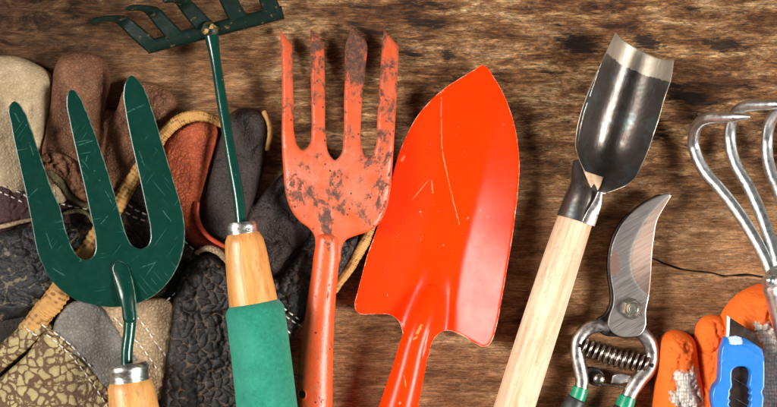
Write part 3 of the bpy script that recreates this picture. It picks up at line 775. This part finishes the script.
tube('trim', [(222, 124, 20, 4), (210, 118, 25, 4.6), (198, 115.5, 27, 5.2), (186, 118, 28, 5.6), (174, 124, 28, 5.8), (164, 134, 27, 5.8), (152, 152, 25, 6), (139, 170, 25, 6.6), (121, 199, 25, 7.4), (104, 227, 25, 8.2), (86, 250, 26, 9), (62, 289, 26, 10.4), (44, 312, 25, 10.6), (26, 332, 22, 9)],
     MT['piping'], gb, 520, 40, .8, rough=tr, ang=180, label='woven tan trim')
tube('trim', [(264, 112, 14, 2.6), (269, 122, 15, 2.6), (270, 134, 14, 2.6), (267, 150, 12, 2.2)], MT['piping'], gb, 110, 24, rough=tr, ang=180)
tube('trim', [(372, 222, 15, 4.6), (367, 236, 16, 5), (359, 252, 16, 5), (350, 267, 15, 4.8), (341, 280, 13, 4.4), (334, 290, 10, 4)], MT['piping'], gb, 180, 30, rough=tr, ang=180)

# ------------------------------------------------------------------ green hand fork
gf = thing('hand_fork', 'dark green three-tined hand fork with a wooden handle, lying on the gloves', 'hand fork', (128, 400))
zf = lambda x, y: 47 + .0002 * (x - 100) ** 2 * sstep(330, 180, y) - 5 * sstep(240, 80, y) + 2 * sstep(230, 300, y)
gf_out = [(13, 101), (8, 106), (10, 125), (17, 158), (25, 192), (31, 221), (40, 260), (55, 284), (75, 299), (95, 305), (115, 307), (135, 304), (153, 296), (168, 282), (178, 265), (184, 243), (184, 224), (180, 204), (172, 178),
          (161, 142), (151, 110), (144, 91), (137, 80), (130, 75), (125, 80), (122, 93), (124, 110), (130, 140), (138, 174), (145, 205), (150, 230), (150, 240), (147, 246), (140, 249), (132, 246), (126, 236), (121, 220),
          (116, 203), (108, 176), (100, 152), (91, 127), (83, 107), (77, 95), (70, 89), (66, 94), (65, 103), (68, 120), (76, 155), (84, 188), (90, 215), (95, 240), (95, 251), (92, 257), (85, 260), (78, 257), (72, 249), (66, 234),
          (58, 205), (52, 192), (45, 173), (36, 148), (28, 124), (22, 110), (17, 103)]
sheet('fork_head', [gf_out], rnd(zf, 1.3), under(zf, 5), MT['enamel'], gf, zref=47, sp=4, rings=(.3, 1.3), step=2.5)
def tangz(x, y): return 49 + 8 * sstep(262, 300, y) * np.clip(1 - ((x - (121 + (y - 262) * .16)) / 13) ** 2, 0, 1) + 1.5
sheet('tang', [[(111, 267), (114, 262), (119, 261), (125, 264), (130, 274), (134, 290), (136, 306), (135, 322), (125, 322), (122, 308), (117, 292), (113, 278)]], rnd(tangz, 2.2), lambda x, y, d: 46 + 0 * x, MT['enamel'], gf, zref=52, sp=2, rings=(.4, 1.2, 2.2), ang=60)
tube('shank', [(128.5, 302, 50, 5.6), (130, 318, 51, 6.2), (129, 334, 51, 5.8), (127, 350, 51, 5.8), (127, 376, 51, 5.8)], MT['grod'], gf, 30, 16)
fe = tube('ferrule', [(127.5, 363, 51, 17.5), (127.7, 364.5, 51, 18.6), (129, 376, 51, 18.8), (130, 385, 51, 19.2)], MT['chrome'], gf, 20, 36, cap=0, ang=35)
tube('handle', [(129.5, 381, 51, 19), (129.8, 384, 51, 21), (131, 390, 51, 22), (134, 410, 51, 24), (140, 450, 51, 27), (150, 520, 50, 25), (158, 580, 50, 23), (161, 600, 50, 16)], MT['varn'], gf, 50, 36)

# ------------------------------------------------------------------ green rake
rk = thing('hand_rake', 'dark green garden rake with wooden handle and green foam grip', 'rake', (250, 350))
bd = np.array([139, -34.6]); bd /= np.linalg.norm(bd); bn = np.array([-bd[1], bd[0]])
ribbon('crossbar', [(147, 47.5, 16, 13, 9, bn[0], bn[1], 0), (215, 29.5, 17, 14, 9, bn[0], bn[1], 0), (283, 12.5, 16, 13, 9, bn[0], bn[1], 0)], MT['dgreen'], rk, 16)
def tine(bx, by, ex, ey, tx, ty, w, sx, sy):
    """flat strip from the crossbar to its bend, then a pointed tip seen edge on"""
    f = lambda t, z, ww: (bx + (ex - bx) * t, by + (ey - by) * t, z, ww, 6.5, sx, sy, 0)
    g = lambda t, z, ww, th, q: (ex + (tx - ex) * t, ey + (ty - ey) * t - 2.2 * math.sin(math.pi * t), z, ww, th, sx * (1 - q), sy * (1 - q), q)
    ribbon('tine', [f(-.05, 17, w), f(.3, 21, w * .97), f(.65, 28, w * .92), f(.92, 35, w * .82), g(.12, 42, w * .62, 6, .6), g(.3, 48, w * .5, 5.6, .95), g(.65, 57, w * .42, 5, 1), g(.9, 62, w * .3, 4, 1), g(1, 64, w * .12, 2.4, 1)], MT['dgreen'], rk, 44, ang=40)
tine(152, 46, 122, 20, 91, 22, 15, .70, -.71)
tine(176, 37, 152, 11, 126, 9, 16, .76, -.65)
tine(206, 28, 183, 2.5, 163, 1, 17, .80, -.60)
tine(239, 20, 221, -14, 198, -14, 18, .88, -.48)
tine(272, 12, 261, -20, 238, -22, 18, .93, -.38)
lathe_up('boss', 211, 31, [(8, 14), (8.5, 22), (7.5, 26), (5, 28.5), (1, 29.5)], MT['dgreen'], rk, 20, 60)
tube('shank', [(211, 33, 20, 7.5), (213.5, 48, 22, 6), (222, 102, 32, 5.3), (231, 156, 43, 5.4), (239.5, 206, 52, 5.6), (242, 232, 55, 5.6)], MT['grod'], rk, 50, 18)
fer = tube('ferrule', [(241.6, 222, 55, 14.2), (241.8, 224, 55, 15), (243, 232, 55, 15.2), (244.2, 240, 55, 15.6)], MT['chrome'], rk, 20, 36, cap=0, ang=35)
lathe_up('rivet', 249, 230, [(2.0, 66), (2.0, 70), (1.3, 71.2), (.3, 71.5)], MT['chrome'], fer, 12, 60)
tube('handle', [(243.7, 236, 55, 16.4), (244, 239, 55, 18), (245, 246, 55, 19.2), (249, 275, 55, 21.6), (254, 306, 55, 23.6), (258, 330, 55, 24)], MT['varn'], rk, 30, 36)
tube('grip', [(253.8, 304.5, 55, 25), (254.3, 307.5, 55, 27.4), (256, 318, 55, 28.2), (261, 355, 55, 28.6), (267, 407, 55, 29.2), (276, 480, 55, 30), (284, 545, 54, 30), (287, 565, 54, 24)], MT['grip'], rk, 50, 40, cap=.25, ang=180)

# ------------------------------------------------------------------ trowel
tw = thing('trowel', 'glossy orange-red metal garden trowel with a dished pointed blade', 'trowel', (420, 330))
ax = np.array([424 - 484, 335 - 65.0]); AL = np.linalg.norm(ax); ax /= AL; an = np.array([ax[1], -ax[0]])
def tuv(x, y):
    dx = x - 484; dy = y - 65; return dx * an[0] + dy * an[1], dx * ax[0] + dy * ax[1]
def trz(x, y):
    u, v = tuv(x, y); au = np.abs(u)
    a, b = 15.0, 25.0
    wing = np.where(au < a, 0, np.where(au < b, (au - a) ** 2 / (2 * (b - a)), au - (a + b) / 2)) * np.where(u > 0, .12 + .38 * sstep(-10, 220, v), .10 + .10 * sstep(-20, 200, v))
    rw = 13 + 3 * sstep(230, 275, v)
    ridge = 26 * sstep(190, 278, v) ** 1.1 * np.exp(-(u / rw) ** 2)
    return 7 + 9 * sstep(150, 0, v) + wing + ridge
tw_out = [(483, 64, 1), (488, 68), (495, 78), (503, 92), (509, 106), (514, 122), (518, 144), (519.5, 166), (518, 190), (515, 215), (511, 242), (506, 270), (501, 298), (495, 328), (491, 340), (487, 345), (482, 346), (474, 342), (460, 335), (450, 331.5), (442, 332), (436, 336), (431, 344), (428, 356),
          (410, 356), (404, 342), (402, 330), (398, 321), (391, 316), (380, 314.5), (370, 314.5), (361, 314.5), (356, 311), (354.5, 305), (357, 294), (362, 275), (367, 256), (375, 234), (383, 211), (390, 188), (394, 170), (400, 150), (408, 132), (418, 115), (430, 101), (444, 88.5), (460, 78), (475, 69)]
sheet('blade', [tw_out], rnd(trz, .9), under(trz, 3.4, .4), MT['trowel'], tw, zref=20, sp=3, rings=(.3, .9, 3), step=2.5, ang=50)
tube('handle', [(433, 288, 11, 7), (428, 306, 16, 11), (421, 326, 20, 13.6), (414, 347, 21, 14.6), (409, 368, 21, 16), (399, 406, 21, 18.6), (384, 460, 21, 20), (366, 525, 21, 20), (357, 556, 21, 15)], MT['trowel'], tw, 60, 36, ang=180)

# ------------------------------------------------------------------ rusty red hand fork
rf = thing('hand_fork', 'rusty red four-tined metal hand fork with chipped paint', 'hand fork', (320, 330))
def rfz(x, y):
    b = np.interp(y, [20, 90, 150, 190, 230, 250], [10, 26, 39, 42, 38, 34])
    arch = -7 * ((x - 337) / 55) ** 2 * sstep(130, 180, y) * sstep(250, 215, y)
    groove = -2.2 * np.exp(-((x - 326) / 5) ** 2) * sstep(195, 215, y) * sstep(250, 235, y)
    return b + arch + groove
rf_out = [(277.8, 26, 1), (290, 42, 1), (291.5, 75), (292.5, 102), (294, 134), (297, 145), (303, 150), (309, 145), (311, 130), (310.5, 102), (309.5, 70), (308.5, 24, 1), (322.5, 40, 1), (324, 75), (324.5, 102), (326, 140), (329, 154), (335, 160), (341, 154), (343, 140), (343.5, 102), (344.5, 70), (345, 42), (351, 22, 1),
          (366, 40), (365, 65), (362.5, 92), (361, 120), (361.5, 146), (366, 157), (371, 157), (375, 148), (377, 120), (379, 90), (381, 55), (384, 26, 1), (399, 44, 1), (398, 65), (396.5, 100), (394.5, 135), (392.5, 165), (390.5, 190), (386, 210), (378, 225), (367, 232), (355, 236), (346, 240), (341.5, 248), (339.5, 262),
          (313, 262), (315, 246), (314, 236), (309, 228.5), (300, 222), (292, 212), (286, 197), (283, 172), (281.5, 145), (281, 100), (280, 65)]
fad = lambda x, y, d: np.exp(-((x - 337) / 45) ** 2 - ((y - 185) / 46) ** 2) + .5 * sstep(160, 60, y) * vnoise(x * .03, y * .02, 4)
tip = lambda x, y, d: sstep(115, 50, y) * np.exp(-((x - 355) / 10) ** 2) * 1.0 + .08 * sstep(70, 20, y) * (x < 340) + .14 * np.exp(-((x - 315) / 7) ** 2) * sstep(110, 60, y) + .5 * np.exp(-((x - 326) / 5) ** 2) * sstep(195, 210, y) * sstep(250, 235, y) + .26 * np.exp(-((x - 383) / 14) ** 2) * sstep(240, 150, y) + .15 * np.exp(-((y - 195) / 38) ** 2) + .12 * sstep(150, 60, y) + .3 * np.exp(-((x - 305) / 10) ** 2 - ((y - 198) / 8) ** 2)
sheet('fork_head', [rf_out], rnd(rfz, 4.2), under(rfz, 9, 2.5), MT['red'], rf, zref=36, sp=2.2, rings=(.25, .9, 2.2, 4.2), step=2.2, ang=55, attrs={'faded': fad, 'tiprust': tip})
def hollow(l, a): return 0
rh = tube('handle', [(327.5, 238, 32, 10.5), (327, 252, 30, 12.4), (324.5, 275, 28, 13), (321, 304, 26, 14), (316.5, 355, 23, 16.4), (314, 407, 20, 18.3), (311, 470, 20, 19.5), (307, 540, 20, 19), (305, 565, 20, 14)], MT['red'], rf, 70, 36, .92, ang=180)
# the hanging hole near the handle's left edge: a rolled eyelet with a dark bore
def ring(name, x, y, z, R, r, mat, parent, tilt=0.0):
    V = []; F = []; n = 24; m = 8; c = W(np.array(float(x)), np.array(float(y)), float(z))
    for i in range(n):
        a = 2 * math.pi * i / n
        for j in range(m):
            b = 2 * math.pi * j / m; rr = R + r * math.cos(b); px = rr * math.cos(a); py = rr * math.sin(a) * 1.15; pz = r * math.sin(b) + px * tilt
            V.append((c[0] + px * S, c[1] + py * S, c[2] + pz * S))
    for i in range(n):
        for j in range(m): F.append((i * m + j, ((i + 1) % n) * m + j, ((i + 1) % n) * m + (j + 1) % m, i * m + (j + 1) % m))
    return mk(name, V, F, mat, parent, 180)
ring('hole_rim', 301.8, 394, 33.0, 4.0, 1.0, MT['red'], rf, .95)
V = []; c = W(np.array(301.8), np.array(394.0), 33.2)
for i in range(20):
    a = 2 * math.pi * i / 20; px = 3.8 * math.cos(a); py = 3.8 * 1.15 * math.sin(a); V.append((c[0] + px * S, c[1] + py * S, c[2] + (px * .95 + .3) * S))
for i in range(20):
    V.append((V[i][0], V[i][1], V[i][2] - 1.5 * S))
mk('hanging_hole', V, [tuple(range(20)), tuple(range(20, 40))[::-1]] + [(i, (i + 1) % 20, 20 + (i + 1) % 20, 20 + i)[::-1] for i in range(20)], MT['black_rubber'], rf, 30)

# ------------------------------------------------------------------ steel scoop with a raw wooden handle
sc = thing('transplanting_trowel', 'narrow dark steel gouge-shaped trowel with raw pine handle', 'trowel', (560, 260))
sa = np.array([598 - 643, 190 - 47.0]); sa /= np.linalg.norm(sa); sn = np.array([sa[1], -sa[0]])
def suv(x, y): return (x - 643) * sn[0] + (y - 47) * sn[1], (x - 643) * sa[0] + (y - 47) * sa[1]
def scz(x, y):
    u, v = suv(x, y)
    hw = np.interp(v, [0, 80, 120, 150], [31, 33, 30, 16])
    return 7 + 25 * np.clip(np.abs(u) / hw, 0, 1.15) ** 2.2 * np.interp(v, [0, 120, 150], [1, 1, .7]) + 22 * sstep(95, 152, v) ** 1.6
sc_out = [(615, 33, 1), (622, 37.5), (632, 42), (645, 48.5), (657, 55), (666, 59.5), (672.5, 61, 1), (669, 80), (662.5, 100), (657.5, 118), (652, 135), (646, 152), (640, 165), (633, 177), (624, 185), (614, 190), (604, 194), (594, 196), (588, 184), (582, 171), (576, 160), (573, 149), (574, 134), (578.5, 114), (588, 88), (600, 62)]
grd = lambda x, y, d: sstep(30, 14, suv(x, y)[1] + 6 * sstep(-10, 30, suv(x, y)[0]) * 0 - .12 * suv(x, y)[0])
sheet('scoop', [sc_out], rnd(scz, .8), under(scz, 3.2, .4), MT['forged'], sc, zref=26, sp=2.4, rings=(.3, .8, 2), step=2.2, ang=60, attrs={'ground': grd})
stz = lambda x, y: scz(x, y) + 2.5 + 0 * x
sheet('handle_tip', [[(581.5, 171, 1), (592, 173.5), (604, 177, 1), (600, 186), (593.5, 196, 1), (588, 184)]], rnd(stz, .8), under(stz, 4, .4), MT['pine'], sc, zref=28, sp=2.5, rings=(.3, .8), ang=50)
tube('socket', [(578, 160, 14, 5), (580, 170, 16, 9), (583.5, 182, 19, 13.5), (583.5, 193, 21, 16.4), (580, 206, 21, 18), (575.8, 220.5, 21, 19.6)], MT['forged'], sc, 30, 36, cap=0, ang=60)
ribbon('socket_fold', [(600, 192, 39, 5, 3, 1, .3, 0), (597, 203, 39, 9, 3, 1, .3, 0), (592, 214, 38, 13, 3, 1, .3, -.3), (588, 224, 36.5, 15, 3, 1, .3, -.35)], MT['steel'], sc, 14)
tube('handle', [(576.5, 216, 20.5, 17), (573, 226, 20.5, 17.4), (547, 305, 20, 18.9), (515, 405, 20, 19.4), (485, 500, 20, 20), (466, 560, 20, 19)], MT['pine'], sc, 40, 36, cap=.3, cross=2.25)

# ------------------------------------------------------------------ pruning shears
pr = thing('pruning_shears', 'bypass pruning shears with a curved steel blade, coil spring and green sleeves', 'pruning shears', (615, 370))
hook = [(662, 195), (648, 200), (633, 210), (622, 220), (614, 233), (609.5, 247), (607.5, 262), (608.5, 280), (610.5, 294), (610, 304), (605, 314), (597, 320), (602, 334), (618, 337), (640, 334), (646, 318), (640, 300), (630, 280), (625, 258), (632, 235), (646, 214), (664, 199)]
sheet('hook_jaw', [hook], rnd(13.5, 1.5), under(13.5, 8), MT['dsteel'], pr, zref=14, sp=4, rings=(.4, 1.5), step=2.5)
arc = crc([(668, 196), (657, 206), (646, 219), (635.5, 238), (630.5, 252), (630, 265), (634, 280), (641, 290), (650, 298)], 2, False)
bl = [(672, 195.5, 1), (668, 193.5), (661, 195), (648, 201), (634, 211), (623.5, 222), (616, 235), (611.5, 248), (610, 262), (611.2, 280), (613.5, 295), (613, 305), (609.5, 315), (608, 323), (611, 331), (620, 336.5), (630, 337), (640, 335), (645.5, 327), (646, 312), (649.5, 294), (652, 272), (653, 255), (654.5, 240), (658, 220), (665, 207)]
bevpoly = np.concatenate([arc, np.array([(672, 296), (690, 250), (690, 200), (672, 195)])])
def bev(x, y):
    p = np.stack([x, y], 1); return np.where(inside(p, [bevpoly]), segdist(p, [arc], False), 0)
blz = lambda x, y: 20.5 - .16 * bev(x, y)
stn = lambda x, y, d: np.exp(-((x - 615) / 6) ** 4 - ((y - 264) / 14) ** 4) * (1 - .045 * np.clip(x - 613, 0, 30))
sheet('blade', [bl], rnd(blz, 1.0), under(blz, 4.5, .3), MT['blade'], pr, zref=20, sp=2, rings=(.3, 1), step=2.2, ang=30, attrs={'bevel': lambda x, y, d: np.clip(bev(x, y) / 3, 0, 1), 'stain_or_shade': stn})
nut = lathe_up('nut', 632.5, 309, [(10.5, 20), (10.5, 25.5), (9.4, 27)], MT['brass'], pr, 6, 25, .35)
lathe_up('bolt', 633, 309, [(6.6, 26), (6.6, 29), (5.6, 30.4), (4.4, 30.4), (4.0, 29.4), (.4, 29.4)], MT['brass'], nut, 24, 35)
def pv(x, y): return (x, y, 0)
ribbon('handle_arm', [(610, 327, 15, 10, 9, 0, -1, 0), (600, 325.5, 14, 12, 10, -.1, -1, 0), (587, 329.5, 13, 13, 11, -.6, -.8, 0), (578.5, 339, 13, 13, 11, -1, -.3, 0), (576.8, 352, 13, 13, 11, -1, 0, 0), (579.5, 366, 13, 13.5, 11, -1, .2, 0), (582, 380, 13, 13, 11, -1, .1, 0), (581, 392, 13, 12, 11, -1, -.2, 0)], MT['steel'], pr, 60, ch=.3)
ribbon('handle_arm', [(628, 330, 15, 10, 9, .2, -1, 0), (640, 332, 15, 13, 10, .6, -.8, 0), (648.5, 341, 14, 14, 11, .9, -.5, 0), (652.2, 354, 13, 13.5, 11, 1, .05, 0), (648, 369, 13, 14.5, 11, .8, .6, 0), (638, 381, 13, 15, 11, .75, .7, 0), (629.5, 395, 13, 14.5, 11, .95, .4, 0), (626, 405, 13, 13, 11, 1, .2, 0)], MT['steel'], pr, 60, ch=.3)
tube('sleeve', [(580.6, 387.5, 13.5, 7.4), (579, 393, 13.5, 8), (575, 402, 13.5, 8.6)], MT['green_pl'], pr, 12, 24, cap=.1)
tube('grip', [(576, 400, 13.5, 9.6), (573, 406, 13.5, 10.4), (566, 420, 13.5, 11.4), (550, 455, 13, 12), (535, 510, 13, 12), (530, 560, 13, 11)], MT['black_rubber'], pr, 30, 24)
tube('sleeve', [(628, 396.5, 13.5, 8.2), (626, 402, 13.5, 8.8), (622, 412, 13.5, 9.4)], MT['green_pl'], pr, 12, 24, cap=.1)
tube('grip', [(623, 410, 13.5, 10.4), (619, 418, 13.5, 11.2), (612, 440, 13.5, 12), (604, 480, 13, 12), (602, 560, 13, 11)], MT['black_rubber'], pr, 30, 24)
A = np.array([584, 346, 13.0]); B = np.array([648, 364, 13.0]); D = (B - A) / np.linalg.norm(B - A); N1 = np.array([-D[1], D[0], 0]); N2 = np.array([0, 0, 1.0])
coil = []
turns = 11.5
for i in range(int(turns * 16) + 1):
    t = i / (turns * 16); a = 2 * math.pi * turns * t; R = 7.8 + 1.4 * math.sin(math.pi * t); p = A + (B - A) * t + N1 * (R * math.cos(a) + 2.0 * math.sin(math.pi * t)) + N2 * R * .95 * math.sin(a)
    coil.append((p[0], p[1], p[2], 1.55))
tube('spring', coil, MT['spring'], pr, len(coil) * 2, 8, ang=180)
tube('spring_seat', [(578, 344.5, 13, 6), (590, 348, 13, 5), (600, 351, 13, 4)], MT['dsteel'], pr, 10, 14)
tube('spring_seat', [(652, 365, 13, 6), (642, 362.5, 13, 5), (632, 359.5, 13, 4)], MT['dsteel'], pr, 10, 14)
sheet('catch_lug', [[(586, 368), (594, 367), (602, 371), (605, 378), (603, 385), (594, 386), (587, 381)]], rnd(11, 1.5), under(11, 5), MT['dsteel'], pr, zref=11, sp=4, rings=(.5, 1.5))
lathe_up('rivet', 598, 378, [(6, 9), (6, 14), (5.2, 16.4), (3.2, 17.8), (.4, 18.2)], MT['spring'], pr, 22, 60)
tube('catch_wire', [(600, 383.5, 12, 1.1), (606, 384.5, 13, 1.1), (616, 386, 13.5, 1.1), (626, 387, 13, 1.1)], MT['spring'], pr, 14, 8)
sheet('catch_lever', [[(613, 376, 1), (617, 373.5), (632, 376, 1), (630, 381), (621, 384, 1), (611, 383, 1)]], rnd(14, 1.2), under(14, 6), MT['steel'], pr, zref=14, sp=3, rings=(.4, 1.2))

# ------------------------------------------------------------------ orange knit gloves
og = thing('rubber_coated_glove', 'orange latex-coated glove with white knit patches, under the blue cutter', 'glove', (700, 400))
def wmask(*poly):
    L = [crc(list(poly), 3)]
    def f(x, y, d):
        p = np.stack([x, y], 1); s = segdist(p, L); return np.clip(.5 + np.where(inside(p, L), s, -s) / 14, 0, 1)
    return f
cushion('palm', [(664, 420), (690, 390), (760, 370), (830, 380), (840, 470), (700, 480), (660, 470)], 0, 26, 18, MT['orange'], og, wrinkle(2, 20, 203), sp=3, attrs={'white': lambda x, y, d: 0 * x})
cushion('finger', [(698, 340), (700, 327), (706, 319), (714, 316), (723, 317), (730, 323), (734, 340), (732, 365), (726, 400), (722, 430), (700, 430), (698, 380)], 2, 25, 15, MT['orange'], og, both(wrinkle(4, 26, 205), wrinkle(2.2, 9, 206)), sp=1.4, attrs={'white': lambda x, y, d: 0 * x})
cushion('finger', [(658, 430), (658.5, 395), (660, 366), (661, 351), (664, 341), (672, 334), (682, 332), (692, 335), (699, 342), (702, 354), (705, 374), (709, 394), (713, 414), (714, 440), (680, 450)], 1, 36, 22, MT['orange'], og, both(wrinkle(4, 30, 207), wrinkle(2.2, 9, 208, 1, 1.6)), sp=1.3,
        attrs={'white': wmask((673, 369), (684, 371), (697, 367), (698, 378), (702, 392), (712, 405), (712, 440), (676, 440), (676, 405), (668, 398), (674, 385))})
cushion('finger', [(708, 400), (709, 380), (713, 360), (720, 340), (726, 320), (734, 306), (744, 296), (756, 289), (770, 285), (790, 286), (808, 294), (820, 315), (828, 350), (832, 400), (830, 450), (770, 460), (716, 450)], 3, 40, 26, MT['orange'], og, both(wrinkle(5, 34, 209), wrinkle(2.4, 10, 210)), sp=1.4,
        attrs={'white': wmask((752, 322), (766, 322), (776, 340), (782, 370), (776, 400), (770, 420), (757, 420), (758, 380), (760, 350))})

# ------------------------------------------------------------------ blue cutter
bc = thing('box_cutter', 'blue plastic box cutter with a dark slanted blade, lying on the orange glove', 'cutter', (740, 400))
body = [(726, 338, 1), (742.5, 335, 1), (764.5, 350, 1), (765, 380), (764.5, 388), (762.5, 392), (764, 396), (763.5, 407), (764, 440), (765, 500), (716, 500), (714, 440), (714.5, 410), (713, 402), (712.8, 394), (715, 387), (719, 382), (720.5, 370), (722, 350)]
slot = [(737, 367), (742, 366.5), (746, 367), (750, 371), (750.5, 379), (749.5, 388), (751.5, 391), (750, 394), (752, 397), (750, 400), (751.5, 403), (750, 407), (751, 440), (751, 470), (731, 470), (731, 440), (730.5, 407), (729, 404), (731, 401), (729, 398), (731, 395), (730, 391), (732, 388), (732, 378), (733, 370)]
bz = lambda x, y: 66 - 5 * sstep(346, 336, y) - .55 * np.clip(((x - 743) * .56 - (y - 335) * .83) + 9, 0, 30) * (x > 735)
sheet('body', [body, slot], rnd(bz, 1.7), under(66, 17, 1.5), MT['blue'], bc, zref=66, sp=2.5, rings=(.3, .8, 1.7), step=2.0, ang=60, attrs={'scuff': lambda x, y, d: np.exp(-((x - 736.5) / 8) ** 4 - ((y - 341) / 4.5) ** 4) + .3 * np.exp(-(d / 1.2) ** 2)})
sheet('blade', [[(727, 315.5, 1), (756, 334, 1), (760.5, 345, 1), (760, 360, 1), (726, 350, 1)]], rnd(58, .6), under(58, 1.6, .2), MT['cutter_blade'], bc, zref=58, sp=5, rings=(.5,), ang=20)
sheet('blade_edge', [[(727, 315.4, 1), (730, 317.8, 1), (729, 340, 1), (726, 340, 1)]], rnd(58.6, .4), under(58.6, 1.2, .2), MT['bright'], bc, zref=58, sp=3, rings=(.4,), ang=20)
sheet('blade_carrier', [[(727, 364, 1), (754, 364, 1), (754, 480, 1), (727, 480, 1)]], rnd(57, .6), under(57, 3), MT['cutter_blade'], bc, zref=57, sp=6, rings=(.5,))
for yy in (378, 397):
    tube('score_line', [(733, yy, 57.2, .35), (749, yy + 9, 57.2, .35)], MT['steel'], bc, 4, 6)

# ------------------------------------------------------------------ cultivator
cv = thing('hand_cultivator', 'steel hand cultivator with curved claws, cut off by the right edge', 'cultivator', (785, 330))
tube('claw', [(775, 282, 62, 6), (767, 262, 56, 6), (749, 229, 43, 6.1), (733.5, 206, 33, 6.1), (719, 188, 26, 6), (705, 172, 20, 6), (697, 157, 16, 5.9), (693.5, 144, 16, 5.8), (694.5, 132, 24, 5.8), (700, 122.5, 38, 5.8), (709, 118.3, 54, 5.7), (722, 117.6, 68, 5.3), (735, 117.3, 80, 4.2), (744, 117, 87, 2.8), (749.5, 116.8, 91, 1.4)], MT['rod'], cv, 110, 20, ang=180)
tube('claw', [(780, 282, 64, 6), (776, 258, 57, 6), (767.5, 232, 46, 6.1), (758, 207, 36, 6.1), (747, 184, 28, 6), (736, 165, 20, 6), (731.2, 150, 16, 5.9), (730, 136, 16, 5.8), (731, 122, 24, 5.8), (737, 111.5, 38, 5.8), (748, 106, 53, 5.7), (762, 105, 66, 5.4), (776, 104.5, 78, 4.4), (788, 104.5, 87, 1.6)], MT['rod'], cv, 110, 20, ang=180)
tube('claw', [(788, 282, 64, 6), (788, 258, 58, 6), (787, 230, 48, 6.1), (783, 206, 38, 6.1), (777.5, 188, 30, 6), (771, 173, 22, 6), (767.5, 158, 17, 5.9), (767, 142, 16, 5.8), (769, 126, 24, 5.8), (776, 113, 38, 5.8), (788, 106, 54, 5.7), (802, 104, 68, 5), (822, 104, 84, 1.6)], MT['rod'], cv, 110, 20, ang=180)
tube('claw', [(796, 282, 64, 6), (806, 258, 58, 6), (818, 230, 48, 6.1), (822, 206, 38, 6.1), (818, 180, 28, 6), (806, 160, 17, 5.9), (804, 142, 16, 5.8), (808, 126, 24, 5.8), (816, 113, 38, 5.8), (830, 106, 56, 5.4), (850, 104, 80, 1.6)], MT['rod'], cv, 90, 20, ang=180)
tube('collar', [(783, 272, 64, 16), (783.5, 276, 64, 20), (785, 283, 64, 20.6), (786, 289, 64, 19.5)], MT['rod'], cv, 20, 32)
lathe_up('weld_bead', 769, 280, [(4.5, 72), (5, 76), (4, 79.5), (2, 81), (.4, 81.4)], MT['rod'], cv, 16, 80)
tube('socket', [(785.5, 286, 64, 21.5), (788, 300, 64, 20.5), (793, 324, 64, 19), (799, 350, 64, 18), (812, 400, 64, 19), (836, 490, 62, 20), (850, 540, 60, 18)], MT['rod'], cv, 40, 32)
